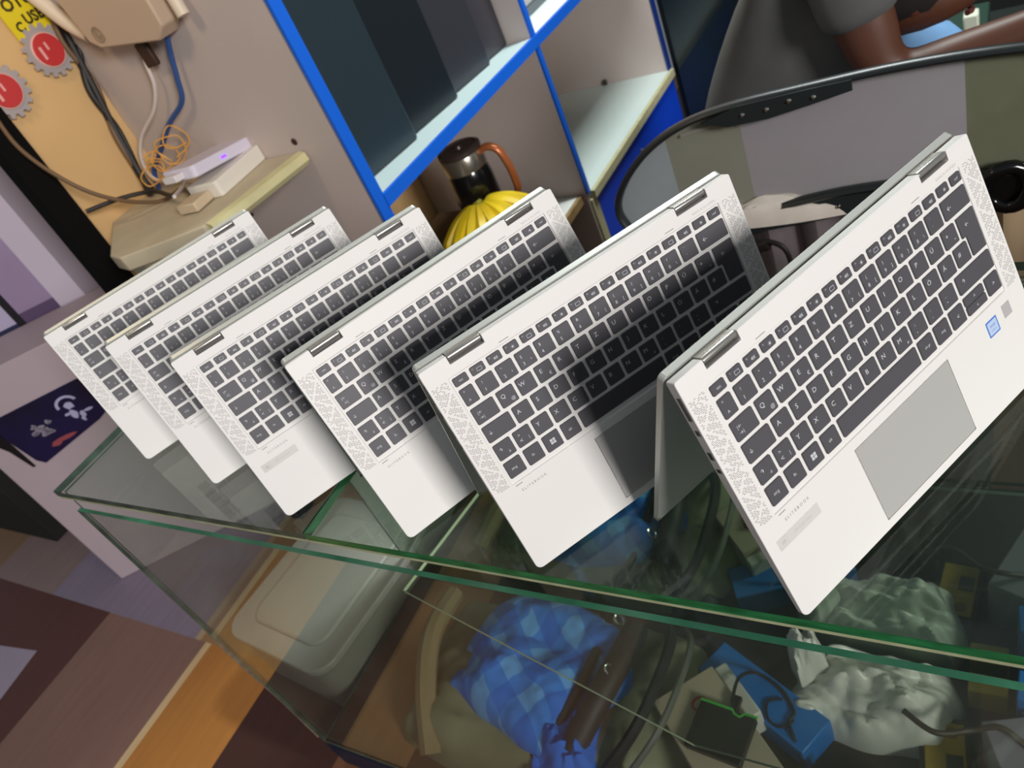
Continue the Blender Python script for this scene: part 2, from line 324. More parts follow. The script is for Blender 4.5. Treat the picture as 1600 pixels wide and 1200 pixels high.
# gear badges and yellow package hanging on yellow wall
def badge(cy, cz, label, flip):
    t = emp('gear_badge', (-.592, cy, cz)); tag(t, label, 'badge', 'red and silver gear badges')
    bm = BM(); pts = []
    for k in range(16):
        for (da, rr) in ((-.32, .046), (-.2, .054), (.2, .054), (.32, .046)):
            a = 2 * PI * (k + da) / 16; pts.append((0, rr * math.cos(a), rr * math.sin(a)))
    prism(bm, pts, (.006, 0, 0)); obj('gear_rim', bm, mat('badge_silver', '#b9b2b4', .35, .3), t)
    bm = BM(); lathe(bm, [(.036, .006), (.035, .009)], 32, Matrix.Rotation(PI / 2, 4, 'Y')); obj('white_ring', bm, mat('badge_white', '#e3b3a8', .4), t)
    bm = BM(); lathe(bm, [(.0335, .0085), (.032, .011)], 32, Matrix.Rotation(PI / 2, 4, 'Y')); obj('red_disc', bm, mat('badge_red', '#c23a3c', .3), t)
    bm = BM(); box(bm, .0112, .0118, -.021, -.015, -.014, .012); box(bm, .0112, .0118, -.004, .001, 0, .016); obj('printed_mark', bm, mat('badge_mark', '#e8a8a4', .5), t)
badge(.781, .438, 'round red badge with silver gear rim beside the yellow label', 1)
badge(.642, .412, 'round red badge with silver gear rim, cut off by the photo edge', 0)
bm = BM()
prism(bm, [(-.594, .815, .447), (-.594, .845, .478), (-.594, .838, .62), (-.594, .735, .62), (-.594, .742, .47), (-.594, .755, .447)], (.004, 0, 0))
lab = tag(emp('yellow_label', (-.594, .78, .46)), 'yellow printed label hanging on the wall above the red badge', 'label')
adopt(obj('card', bm, mat('label_yellow', '#e0cb22', .4), smooth=False), lab)
bm = BM(); Mt = Matrix(((0, 0, 1, -.5895), (1, 0, 0, 0), (0, 1, 0, 0), (0, 0, 0, 1)))
text_bm(bm, 'OTG', .034, Matrix.Translation((0, .789, .537)) @ Mt, bold=.0012); text_bm(bm, 'USB', .029, Matrix.Translation((0, .803, .502)) @ Mt, bold=.0012); text_bm(bm, 'C', .026, Matrix.Translation((0, .761, .494)) @ Mt, bold=.001)
adopt(obj('printed_letters', bm, mat('label_ink', '#3d3408', .6), smooth=False), lab)

# ------------------------------------------------------------------ PC towers on the upper shelf
tw_cols = ['#27333a', '#1b2126', '#33343a', '#3a383d']; tw_lab = ['leftmost dark computer tower on the upper shelf, beside the blue post', 'second dark computer tower from the blue post, the blackest one', 'third computer tower from the left, charcoal grey', 'rightmost charcoal computer tower, touching the shelf divider']
for i in range(4):
    y0 = [.932, 1.148, 1.362, 1.560][i]; wd = [.208, .206, .19, .118][i]; x0 = -.092
    t = emp('computer_tower', (x0, y0, -.048), math.radians(7.0) * -1); tag(t, tw_lab[i], 'computer', 'computer towers on the upper shelf')
    m = mat('tower_%d' % i, tw_cols[i], .35, 0, .15, 3)
    bm = BM(); box(bm, -.38, 0, 0, wd, 0, .44); obj('case', bm, m, t, bevel=.003)
    bm = BM(); box(bm, -.001, .006, .004, wd - .004, .004, .436); obj('front_cover', bm, mat('tower_front_%d' % i, tw_cols[i], .3, 0, .1, 3), t, bevel=.003)
t = emp('dark_monitor', (-.10, 1.80, -.048)); tag(t, 'grey flat monitor lying on the upper shelf right of the divider', 'monitor')
bm = BM(); box(bm, -.25, 0, 0, .35, .0, .03); obj('panel', bm, mat('grey_glossy', '#4a5157', .2), t, bevel=.004)
bm = BM(); box(bm, -.26, .0, -.01, .36, .03, .034); obj('bezel', bm, mat('grey_bezel', '#7a8286', .3), t, bevel=.002)

# ------------------------------------------------------------------ flask on a cardboard box
cbx = emp('cardboard_box', (-.19, 1.17, -.545)); tag(cbx, 'brown cardboard box on the lower shelf under the flask and bananas', 'box')
bm = BM(); box(bm, -.17, .15, -.24, .25, 0, .145); obj('box_body', bm, mat('cardboard', '#8a6a48', .8, 0, .15, 8), cbx, bevel=.003)
bm = BM(); box(bm, -.171, .151, -.025, .025, .1451, .1457); obj('tape', bm, mat('tape_brown', '#a5855c', .35), cbx, smooth=False)
fl = emp('vacuum_flask', (-.150, 1.372, -.400)); tag(fl, 'black vacuum flask with steel collar and copper handle beside the bananas', 'flask')
bm = BM(); lathe(bm, [(.052, 0), (.060, .008), (.0635, .04), (.0635, .118), (.060, .142), (.056, .152)], 40); obj('body', bm, mat('flask_black', '#131516', .18, coat=.6), fl)
bm = BM(); lathe(bm, [(.0555, .150), (.0615, .152), (.0625, .194), (.060, .198)], 40); obj('collar', bm, mat('flask_steel', '#c8c3b4', .22, .9), fl)
bm = BM(); lathe(bm, [(.060, .197), (.063, .201), (.062, .210), (.052, .215), (.048, .210), (.012, .210), (.010, .217)], 40); obj('lid', bm, mat('flask_lid', '#3b2f2c', .3), fl)
bm = BM()
hp = spline([(0, .054, .185), (0, .080, .194), (0, .108, .180), (0, .120, .14), (0, .124, .09), (0, .115, .045), (0, .058, .030)], 7); rings = []
for i, q in enumerate(hp):
    d = (hp[min(i + 1, len(hp) - 1)] - hp[max(i - 1, 0)]).normalized(); n = Vector((1, 0, 0)); b_ = d.cross(n)
    rings.append([q + n * (.014 * math.cos(a)) + b_ * (.010 * math.sin(a)) for a in [2 * PI * k / 12 for k in range(12)]])
ringmesh(bm, rings); obj('handle', bm, mat('copper_plastic', '#b5693f', .3, .35), fl)
bm = BM(); lathe(bm, [(.011, 0), (.009, .008), (.004, .009)], 16, Matrix.Translation((0, .094, .189))); obj('release_button', bm, MATS['flask_lid'], fl)
bm = BM(); lathe(bm, [(.021, 0), (.019, .0012)], 24, Matrix.Translation((.0, -.0630, .060)) @ Matrix.Rotation(PI / 2, 4, 'X')); obj('round_sticker', bm, mat('sticker_swirl', '#2f5fc0', .3, 0, 0, 60, col2='#c9ccd2'), fl)
fl.rotation_euler = (0, 0, math.radians(-80))

# ------------------------------------------------------------------ bananas, fanned out on the box
bn = emp('banana_bunch', (-.11, 1.28, -.40)); tag(bn, 'ripe yellow banana bunch fanned out in front of the flask', 'fruit')
ban_m = mat('banana_skin', '#ecd321', .4, 0, 0, 9, col2='#d8b31a')
K0 = Vector((-.098, 1.292, -.338))
for i in range(9):
    a = math.radians(-108 + i * 15.5 + (6 if i == 8 else 0))
    L = .178 - .010 * abs(i - 3) * .6
    d = Vector((math.cos(a), math.sin(a), 0))
    pts = [K0 + d * .016, K0 + d * L * .22 + Vector((0, 0, .014)), K0 + d * L * .55 + Vector((0, 0, .006)), K0 + d * L * .86 + Vector((0, 0, -.020)), K0 + d * L + Vector((0, 0, -.040))]
    rf = lambda t: .0185 * (min(1, .40 + t * 2.6) if t < .3 else 1) * (1 if t < .8 else max(.25, 1 - (t - .8) * 3.7))
    bm = BM(); tube(bm, pts, rf, 6, 7)
    adopt(obj('banana', bm, ban_m), bn)
bm = BM(); tube(bm, [K0 + Vector((-.012, .006, .020)), K0, K0 + Vector((.012, -.010, -.004))], lambda t: .014 + .010 * t, 8); adopt(obj('crown', bm, mat('banana_crown', '#a8a02a', .6)), bn)
uc = emp('usb_lead', (.10, 1.12, -.40)); tag(uc, 'black usb plug and lead lying across the bananas', 'cable')
bm = BM(); box(bm, -.008, .008, -.028, .028, -.012, .012, mtx=Matrix.Translation((.055, 1.075, -.322)) @ Matrix.Rotation(-.15, 4, 'X')); adopt(obj('plug', bm, mat('plug_black', '#14130f', .4), bevel=.002), uc)
bm = BM(); tube(bm, [(.055, 1.10, -.322), (.06, 1.125, -.315), (.065, 1.16, -.318), (.07, 1.20, -.34), (.075, 1.25, -.38)], .0045, 8); tube(bm, [(.063, 1.13, -.317), (.07, 1.14, -.335), (.075, 1.16, -.34)], .0045, 8); adopt(obj('lead', bm, MATS['plug_black']), uc)

# ------------------------------------------------------------------ cartons on the left
YD = Vector((math.cos(math.radians(42)), math.sin(math.radians(42)), 0)); NB = Vector((-YD.y, YD.x, 0))
ca = emp('printed_carton', (-1.127, .248, -.85), math.radians(42)); tag(ca, 'tall white carton printed with a dark space picture, left of the counter', 'carton')
bm = BM(); box(bm, 0, .62, 0, .22, 0, .745); obj('box_body', bm, mat('carton_white', '#b6a6ad', .6, 0, .06, 3), ca, bevel=.003)
bm = BM(); prism(bm, [(.06, -.0015, .626), (.330, -.0015, .628), (.345, -.0015, .52), (.30, -.0015, .50), (.105, -.0015, .455), (.09, -.0015, .475)], (0, -.0008, 0)); pr = obj('printed_picture', bm, mat('space_print', '#1a1444', .35, 0, 0, 5, col2='#0d0a1c'), ca, smooth=False)
bm = BM(); prism(bm, [(.02, -.0015, .60), (.07, -.0015, .615), (.075, -.0015, .54), (.078, -.0015, .46), (.070, -.0015, .46), (.055, -.0015, .53)], (0, -.0008, 0)); obj('printed_stand', bm, mat('print_black', '#120d14', .4), ca, smooth=False)
bm = BM(); random.seed(11)
def blob(cx, cz, rx, rz, n=9, j=.25):
    prism(bm, [(cx + rx * (1 + random.uniform(-j, j)) * math.cos(2 * PI * k / n), -.0026, cz + rz * (1 + random.uniform(-j, j)) * math.sin(2 * PI * k / n)) for k in range(n)], (0, -.0003, 0))
blob(.262, .572, .012, .011); blob(.258, .547, .010, .016); blob(.276, .535, .006, .012); blob(.295, .54, .012, .005); blob(.27, .522, .005, .008); blob(.245, .552, .010, .004)
cr = [(.262 + r_ * math.cos(math.radians(a)), -.0026, .578 + .85 * r_ * math.sin(math.radians(a))) for r_, rng in ((.030, range(10, 191, 15)), (.022, range(190, 9, -15))) for a in rng]
prism(bm, cr, (0, -.0003, 0))
obj('printed_figure', bm, mat('print_pale', '#b6b2d6', .4), ca, smooth=False)
bm = BM()
for k in range(16): blob(.165 + random.uniform(-.035, .035), .545 + random.uniform(-.018, .018), random.uniform(.004, .011), random.uniform(.003, .008), 7)
obj('printed_machine', bm, mat('print_grey', '#8d8696', .5), ca, smooth=False)
bm = BM(); blob(.195, .497, .035, .006); blob(.165, .490, .014, .005); obj('printed_red_mark', bm, mat('print_red', '#9a4a52', .5), ca, smooth=False)

# big retail carton with lilac bands behind
cb = emp('lilac_carton', (-1.20, .46, -.85), math.radians(42)); tag(cb, 'tall carton printed in lilac and white bands beside the black post', 'carton')
bm = BM(); box(bm, 0, .62, .02, .2, 0, 1.35); obj('box_body', bm, mat('carton_lilac_grey', '#8e8590', .55), cb, bevel=.003)
def band(nm, x0, x1, z0, z1, m, y=.0185): bm = BM(); box(bm, x0, x1, y, y + .002, z0, z1); obj(nm, bm, m, cb, smooth=False)
band('printed_band', .231, .304, .02, 1.34, mat('band_white', '#c6bccd', .5))
band('printed_band', .128, .231, .775, 1.34, mat('band_lilac', '#a795b8', .5, 0, 0, 2, col2='#93809f'))
band('printed_band', .128, .231, .722, .775, mat('band_violet', '#5a4868', .5))
band('printed_band', .106, .128, .722, 1.34, mat('band_black', '#17131a', .5))
band('printed_band', .03, .106, .755, 1.34, mat('band_lavender', '#b3abc8', .5)); band('printed_band', .0, .106, .722, .755, mat('band_navy', '#262a4a', .5))
band('printed_band', .0, .231, .02, .722, mat('band_mauve', '#9a88a2', .5))

# ------------------------------------------------------------------ glass counter
XR = 1.95; YB = .392; ZB = -.76
gc = emp('glass_counter', (0, 0, -.85)); tag(gc, 'long glass display counter with green glass edges and a mirrored back', 'counter')
def slab(name, x0, x1, y0, y1, z0, z1, m_face, m_edge, axis, bev=0):
    bm = BM(); box(bm, x0, x1, y0, y1, z0, z1)
    for f in bm.faces:
        f.normal_update(); f.material_index = 0 if abs(f.normal[axis]) > .9 else (2 if f.calc_center_median().y > .3 else 1)
    o = obj(name, bm, [m_face, m_edge, mat('glass_edge_back', '#26332a', .4)], smooth=False); return adopt(o, gc)
slab('top_pane', 0, .5125, -.002, YB + .02, -.010, 0, G_top, mat('glass_edge_dull', '#56685a', .35, 0, .5, 25, col2='#2c3a30'), 2)
slab('top_pane', .5155, XR, -.002, YB + .02, -.010, 0, G_top, G_edge, 2)
bm = BM(); box(bm, .004, XR, .000, .006, ZB, -.045)
for f in bm.faces:
    f.normal_update(); f.material_index = 0 if abs(f.normal.y) > .9 else (1 if f.normal.z > .9 else 2)
adopt(obj('front_pane', bm, [G_thin, G_edge2, MATS['glass_edge_dull']], smooth=False), gc)
slab('side_pane', 0, .006, .008, YB, ZB, -.012, G_thin, MATS['glass_edge_dull'], 0)
part('edge_seal', G_seal, gc, (0, XR, -.001, .003, -.0155, -.0105))
bm = BM(); sh = [(.404, .114), (.87, -.002 + .012), (XR - .02, .012), (XR - .02, .385), (.45, .385)]
prism(bm, [(x, y, -.300) for x, y in sh], (0, 0, -.006), 0, 1)
for f in bm.faces:
    c_ = f.calc_center_median()
    if f.material_index == 1 and (c_.y > .3 or c_.x > 1.0): f.material_index = 2
adopt(obj('glass_shelf', bm, [G_thin, mat('shelf_edge_bright', '#cfe0b8', .25), MATS['glass_edge_dull']], smooth=False), gc)
mir = mat('mirror_back', '#b9c6bb', .03, 1.0)
part('mirror_panel', mir, gc, (.008, XR, YB, YB + .005, ZB, -.012))
part('backboard', mat('hardboard', '#5a4632', .8), gc, (.008, XR, YB + .006, YB + .014, ZB, -.012))
base_m = stripes('base_board', [(-3, '#4a2f22'), (.03, '#96704a'), (.197, '#50382a'), (.7, '#2d241d'), (1.5, '#3a2a20')])
part('bottom_board', base_m, gc, (.004, XR, .004, YB, ZB - .012, ZB))
part('plinth', mat('navy_plinth', '#17203a', .5), gc, (.0, XR, .0, YB, -.85, ZB - .013))
bm = BM(); tube(bm, [(-.001, .006, -.30), (.001, .001, -.45), (-.001, .004, -.60), (0, .002, -.74)], .004, 6); adopt(obj('corner_seal', bm, mat('dirty_sealant', '#7b6a58', .8, 0, .4, 60)), gc)

# ------------------------------------------------------------------ laptops
W_, H_ = .306, .205
ROW = []   # (label, x0, x1, y0, y1) in mm with v measured from the hinge edge
def key(u, v, w, h, *leg): ROW.append((u, v, w, h, leg))
# legends: (text, du, dv, size) relative to key centre, dv towards the hinge
fn = ['esc', 'f1', 'f2', 'f3', 'f4', 'f5', 'f6', 'f7', 'f8', 'f9', 'f10', 'f11', 'f12', '...', 'tel', 'end', 'del']
for i in range(17):
    if i == 0: key(20.2, 18.4, 12.6, 7.6, ('esc', 0, 0, 2.6))
    elif i == 16: key(20.2 + 15.86 * i, 18.4, 11.6, 7.6, ('entf', 0, 0, 2.2))
    else: key(20.2 + 15.86 * i, 18.4, 12.4, 7.6, ('#%d' % i, 1.2, -.4, 2.6), ('f%d' % i if i < 13 else '', -4.0, 1.8, 1.4))
key(20.2, 29.3, 12.0, 15.3, ('°', -2.5, 3.6, 4), ('^', -1.5, -4.2, 4))
R1 = [('!', '1', ''), ('"', '2', '²'), ('§', '3', '³'), ('$', '4', ''), ('%', '5', ''), ('&', '6', ''), ('/', '7', '{'), ('(', '8', '['), (')', '9', ']'), ('=', '0', '}'), ('?', 'ß', '\\'), ('`', '´', '')]
for i, (a, b, c) in enumerate(R1): key(35.5 + 18.42 * i, 29.3, 15.5, 15.3, (a, -3.4, 3.3, 3.1), (b, -3.4, -3.2, 3.6), *(((c, 3.6, -3.2, 3.2),) if c else ()))
key(256.6, 29.3, 28.9, 15.3, ('\u2190', -8, 0, 5))
key(20.2, 47.9, 20.9, 15.2, ('|\u2190', -4.5, 2, 3.2), ('\u2192|', -4.5, -2.8, 3.2))
for i, a in enumerate('QWERTZUIOPÜ+'): key(44.1 + 18.42 * i, 47.9, 15.5, 15.2, (a, -3.4, 1.8, 4.6), *({'Q': (('@', 3.6, -3.6, 3.4),), 'E': (('€', 3.6, -3.6, 3.6),), '+': (('~', 3.6, -3.6, 3.4),)}.get(a, ())))
key(20.2, 66.3, 26.1, 15.2, ('\u2193', -8, 0, 4))
for i, a in enumerate('ASDFGHJKLÖÄ#'): key(49.1 + 18.42 * i, 66.3, 15.5, 15.2, (a, -3.4, 1.8, 4.6))
key(20.2, 84.9, 16.2, 15.2, ('\u2191', -3, 1, 4), ('\u2193', 3, -3.6, 3))
for i, a in enumerate(['<', 'Y', 'X', 'C', 'V', 'B', 'N', 'M', ',', '.', '-']):
    key(39.3 + 18.48 * i, 84.9, 15.6, 15.2, (a, -3.4, 1.6 if a.isalpha() else -2.2, 4.6), *({'<': (('>', -3.4, 3, 3.4), ('|', 3.8, -2.6, 3.4)), ',': ((';', -3.4, 3, 3.4),), '.': ((':', -3.4, 3, 3.4),), '-': (('_', -3.4, 3, 3.4),), 'M': (('µ', 3.6, -3.6, 3.2),)}.get(a, ())))
key(243.3, 84.9, 42.2, 15.2, ('\u2191', -14, 1, 4.4))
for u, w, l in ((20.2, 15.9, 'strg'), (39.5, 15.6, 'fn'), (58.3, 15.6, 'WIN'), (77.0, 15.6, 'alt')): key(u, 103.3, w, 15.4, (l, 0 if l == 'WIN' else -1, 0, 3.0))
key(95.7, 103.3, 88.5, 15.4)
for u, l in ((187.1, 'alt gr'), (206.1, 'strg')): key(u, 103.3, 15.8, 15.4, (l, 0, 0, 2.6))
key(225.0, 103.3, 15.6, 15.4, ('<', 0, 0, 4.4)); key(243.6, 103.3, 23.3, 7.5, ('^', 0, -.6, 4)); key(243.6, 111.2, 23.3, 7.5, ('v', 0, 0, 3.2)); key(270.0, 103.3, 15.5, 15.4, ('>', 0, 0, 4.4))
def deckpt(u, v, n=0): return Vector((u / 1000, H_ - v / 1000, n))
def build_laptop():
    root = emp('convertible_laptop')
    base = None
    # --- keyboard deck (x along width, y from the front edge to the hinge, z out of the keyboard side)
    bm = BM(); nt = H_ - .0076
    xs = [0, .0183, .0245, .0585, .1305, .2112, W_ - .0585, W_ - .0245, .287, W_]
    xs = sorted(set([0, .0183, .0255, .0577, .098, .2079, W_ - .0577, W_ - .0255, .2870, W_]))
    v = lambda q: H_ - q
    ys = sorted([0, v(.1979), v(.1318), v(.1237), v(.0166), v(.0074), H_])
    def hf(x, y):
        if y > v(.0074) and (.0255 < x < .0577 or W_ - .0577 < x < W_ - .0255): return None
        if .0183 < x < .2870 and v(.1237) < y < v(.0166): return -.0011
        if .098 < x < .2079 and v(.1979) < y < v(.1318): return -.0009
        return 0.0
    cells(bm, xs, ys, hf, -.0085)
    # thin front wedge and rounded front corners
    for w_ in bm.verts:
        if w_.co.z < -.008 : w_.co.z = -.0045 - .0045 * min(1, w_.co.y / .10)
    es = [e for e in bm.edges if abs(e.verts[0].co.x - e.verts[1].co.x) < 1e-7 and abs(e.verts[0].co.y - e.verts[1].co.y) < 1e-7 and (e.verts[0].co.x < 1e-6 or e.verts[0].co.x > W_ - 1e-6) and (e.verts[0].co.y < 1e-6 or e.verts[0].co.y > H_ - 1e-6)]
    fe = [e for e in es if e.verts[0].co.y < 1e-6]; he = [e for e in es if e not in fe]
    bmesh.ops.bevel(bm, geom=fe, offset=.006, segments=5, affect='EDGES', profile=.5)
    he = [e for e in he if e.is_valid]
    bmesh.ops.bevel(bm, geom=he, offset=.0015, segments=2, affect='EDGES', profile=.5)
    base = obj('keyboard_deck', bm, silver, root, bevel=.0007, segs=2)
    # keys
    winm = None
    for (u, vv, w, h, leg) in ROW:
        bm = BM(); p = deckpt(u, vv + h); x0, y0 = p.x, p.y
        cx, cy = x0 + w / 2000, y0 + h / 2000
        rprism(bm, -w / 2000, w / 2000, -h / 2000, h / 2000, -.0010, .0000, .0012, 3, 0)
        rprism(bm, -w / 2000, w / 2000, -h / 2000, h / 2000, .0000, .0003, .0012, 3, 0, .0003)
        zt = .00034
        for (s, du, dv, sz) in leg:
            Mx = Matrix.Translation((du / 1000, dv / 1000, zt))
            if s == 'WIN':
                for a in (-1, 1):
                    for b in (-1, 1):
                        x_, y_ = a * .0013, b * .0013; box(bm, x_ - .0011, x_ + .0011, y_ - .0011, y_ + .0011, zt - .0001, zt, 1)
            elif s.startswith('#') and len(s) > 1:
                k = int(s[1:])
                if k % 3 == 0:
                    lathe(bm, [(.0008, 0), (.0008, .00003)], 8, Mx, 1)
                    for q in range(8): box(bm, .0011, .0016, -.00012, .00012, 0, .00003, 1, Mx @ Matrix.Rotation(q * PI / 4, 4, 'Z'))
                elif k % 3 == 1:
                    for b_ in ((-.0022, .0022, -.0015, -.0012), (-.0022, .0022, .0012, .0015), (-.0022, -.0019, -.0015, .0015), (.0019, .0022, -.0015, .0015)): box(bm, *b_, 0, .00003, 1, Mx)
                else:
                    for b_ in ((-.002, -.0012, -.0008, .0008), (-.0008, -.0004, -.0013, .0013), (0, .0004, -.0008, .0008), (.0008, .0012, -.0013, .0013)): box(bm, *b_, 0, .00003, 1, Mx)
            elif s: text_bm(bm, s, sz / 1000 * 1.15, Mx, 1)
        k = obj('key', bm, [keyblk, legend], base, smooth=False); k.location = (cx, cy, 0)
    # return key, an inverted L
    bm = BM(); P = [deckpt(265.4, 48.1), deckpt(285.5, 48.1), deckpt(285.5, 81.5), deckpt(269.9, 81.5), deckpt(269.9, 64.4), deckpt(265.4, 64.4)]
    prism(bm, [(q.x, q.y, -.001) for q in P], (0, 0, .0013)); text_bm(bm, '\u2190', .005, Matrix.Translation(deckpt(273.5, 56.5, .00034)), 1)
    obj('key', bm, [keyblk, legend], base, smooth=False, bevel=.0002)
    # touchpad
    bm = BM(); rprism(bm, .0986, .2073, H_ - .1974, H_ - .1324, -.0012, -.0002, .0016, 4, 0); obj('touchpad', bm, padm, base)
    bm = BM()
    for e_ in ((.0983, .0986, H_ - .1976, H_ - .1320), (.2073, .2076, H_ - .1976, H_ - .1320), (.0983, .2076, H_ - .1978, H_ - .1974)): box(bm, *e_, -.0008, .00012)
    obj('touchpad_rim', bm, mat('chrome_rim', '#e8e6e4', .12, 1.0), base, smooth=False)
    # speaker grilles (dash perforations)
    for side in (0, 1):
        bm = BM(); n = 0
        for r_ in range(84):
            vv = 17.2 + r_ * 1.27; ph = (vv % 13.4) / 13.4; cut = [2.2 + 13.2 * (ph if int(vv / 13.4) % 2 else 1 - ph), 2.2 + 13.2 * ((ph * 2) % 1)]
            u0 = 2.2 + (r_ % 2) * .7
            while u0 < 14.6:
                if all(abs(u0 + .8 - c) > 1.1 for c in cut):
                    uu = u0 if side == 0 else 306 - u0 - 1.7
                    a = deckpt(uu, vv + .42, .00006); b = deckpt(uu + 1.7, vv, .00006)
                    bm.faces.new([bm.verts.new(q) for q in ((a.x, a.y, a.z), (b.x, a.y, a.z), (b.x, b.y, a.z), (a.x, b.y, a.z))])
                u0 += 2.25
        obj('speaker_grille', bm, dash, base, smooth=False)
    # printed words, lamp slots, labels
    bm = BM(); text_bm(bm, 'E L I T E B O O K', .0033, Matrix.Translation(deckpt(35.5, 132.6, .00008)), 0); obj('printed_name', bm, inkm, base, smooth=False)
    bm = BM(); text_bm(bm, 'BANG & OLUFSEN', .0029, Matrix.Translation(deckpt(273, 13.0, .00008)), 0); obj('printed_words', bm, ink2, base, smooth=False)
    bm = BM(); q = deckpt(20.4, 126.6); box(bm, q.x, q.x + .0066, q.y, q.y + .0007, 0, .00008)
    for uu in (67, 232): q = deckpt(uu, 14.2); box(bm, q.x, q.x + .009, q.y, q.y + .0006, 0, .00008)
    obj('lamp_slot', bm, inkm, base, smooth=False)
    bm = BM(); rprism(bm, .0088, .0514, H_ - .1494, H_ - .1404, 0, .00012, .0008, 3); obj('clear_label', bm, stlab, base, smooth=False)
    bm = BM(); text_bm(bm, 'HP Sure View', .0032, Matrix.Translation(deckpt(34, 144.9, .00018)), 0); box(bm, .0105, .0185, H_ - .1483, H_ - .1481, .00012, .00016); box(bm, .0105, .0185, H_ - .1417, H_ - .1415, .00012, .00016); box(bm, .0105, .0107, H_ - .1483, H_ - .1415, .00012, .00016); box(bm, .0183, .0185, H_ - .1483, H_ - .1415, .00012, .00016); box(bm, .0125, .0165, H_ - .1465, H_ - .1435, .00012, .00016)
    obj('label_print', bm, ink2, base, smooth=False)
    bm = BM(); rprism(bm, .2548, .2682, H_ - .1468, H_ - .1334, 0, .00014, .0006, 3, 0); obj('processor_sticker', bm, stblue, base, smooth=False)
    bm = BM(); rprism(bm, .2560, .2670, H_ - .1455, H_ - .1347, .0001, .0002, .0004, 3, 0); text_bm(bm, 'intel', .0038, Matrix.Translation(deckpt(261.5, 138.5, .00024)), 1); text_bm(bm, 'CORE i5', .0018, Matrix.Translation(deckpt(261.5, 142.5, .00024)), 1); obj('sticker_print', bm, [stpale, stblue], base, smooth=False)
    bm = BM(); rprism(bm, .2762, .2860, H_ - .1428, H_ - .1318, 0, .00016, .0005, 3); obj('fingerprint_reader', bm, fpm, base, smooth=False)
    # ports on the left side
    for (v0, v1) in ((12, 30), (38, 42), (56, 62), (70, 73)):
        bm = BM(); box(bm, -.0003, .0005, H_ - v1 / 1000, H_ - v0 / 1000, -.0060, -.0022); obj('port', bm, portm, base, smooth=False)
    # hinges
    for x0, x1 in ((.0262, .0570), (W_ - .0570, W_ - .0262)):
        bm = BM(); mt = Matrix.Translation((x0, H_ - .0021, -.0032)) @ Matrix.Rotation(PI / 2, 4, 'Y')
        lathe(bm, [(.0024, 0), (.0027, .0004), (.0027, x1 - x0 - .0004), (.0024, x1 - x0)], 20, mt)
        box(bm, x0, x1, H_ - .0018, H_ + .0006, -.0105, -.0030)
        obj('hinge', bm, silver_dk, base, bevel=.0004)
        bm = BM(); box(bm, x0 - .0006, x1 + .0006, H_ - .0073, H_ - .0030, -.0084, -.0066); obj('hinge_recess', bm, portm, base, smooth=False)
    # --- lid (y from its free edge on the counter up to the hinge, z towards the keyboard deck)
    bm = BM(); hl = .2125; cells(bm, [0, .004, W_ - .004, W_], [0, .004, hl], lambda x, y: 0.0, -.0050)
    es = [e for e in bm.edges if abs(e.verts[0].co.x - e.verts[1].co.x) < 1e-7 and abs(e.verts[0].co.y - e.verts[1].co.y) < 1e-7 and (e.verts[0].co.x < 1e-6 or e.verts[0].co.x > W_ - 1e-6)]
    bmesh.ops.bevel(bm, geom=es, offset=.004, segments=4, affect='EDGES', profile=.5)
    lid = obj('lid', bm, silver_lid, root, bevel=.0009, segs=2)
    bm = BM(); rprism(bm, .003, W_ - .003, .004, hl - .006, -.0053, -.0048, .003, 4); obj('screen', bm, scrb, lid, smooth=False)
    return root, base, lid
def place(root, base, lid, x, y, yaw, tilt, foot):
    root.location = (x, y, 0); root.rotation_euler = (0, 0, math.radians(yaw)); th = math.radians(tilt)
    base.location = (0, 0, .004); base.rotation_euler = (PI / 2 - th, 0, 0)
    hy = H_ * math.sin(th) + .0098; hz = .004 + H_ * math.cos(th) - .0008     # where the lid's hinge edge sits
    fy = foot; ps = math.atan2(fy - hy, hz - .0006); lid.scale = (1, math.hypot(fy - hy, hz - .0006) / .2125, 1)
    lid.location = (0, fy, .0006); lid.rotation_euler = (PI / 2 + ps, 0, 0)
proto, pb, pl = build_laptop()
LP = [(.1539, .0674, 60.43, 16.41), (.3259, .0418, 58.47, 18.31), (.4830, .0126, 57.32, 17.26), (.6588, .0090, 58.91, 18.0), (.8086, -.0005, 54.48, 13.79), (1.0275, -.0035, 62.08, 17.61)]
FOOT = [.152, .150, .141, .137, .126, .150]     # how far behind the deck's front edge each lid stands
LL = ['silver convertible laptop, farthest of the tented row, beside the white carton', 'silver tented laptop, second from the far left end of the counter', 'silver tented laptop, third from the far left end of the row',
      'silver tented laptop standing in front of the bananas and flask', 'silver tented laptop with half its keyboard and touchpad in shadow, second nearest', 'nearest silver tented laptop, fully lit with blue sticker and whole touchpad showing']
def copytree(o, parent=None):
    c = o.copy(); C.objects.link(c)
    if parent: c.parent = parent
    for ch in o.children: copytree(ch, c)
    return c
for i in (5, 4, 3, 2, 1, 0):
    r = proto if i == 5 else copytree(proto)
    b = [c for c in r.children if c.name.startswith('keyboard_deck')][0]; l = [c for c in r.children if c.name.startswith('lid')][0]
    place(r, b, l, *LP[i], FOOT[i]); tag(r, LL[i], 'laptop', 'laptops standing in tent position on the counter')
    if i != 5:
        for ch in list(b.children):
            if ch.name.split('.')[0] in ('clear_label', 'label_print') and i not in (2,): bpy.data.objects.remove(ch)

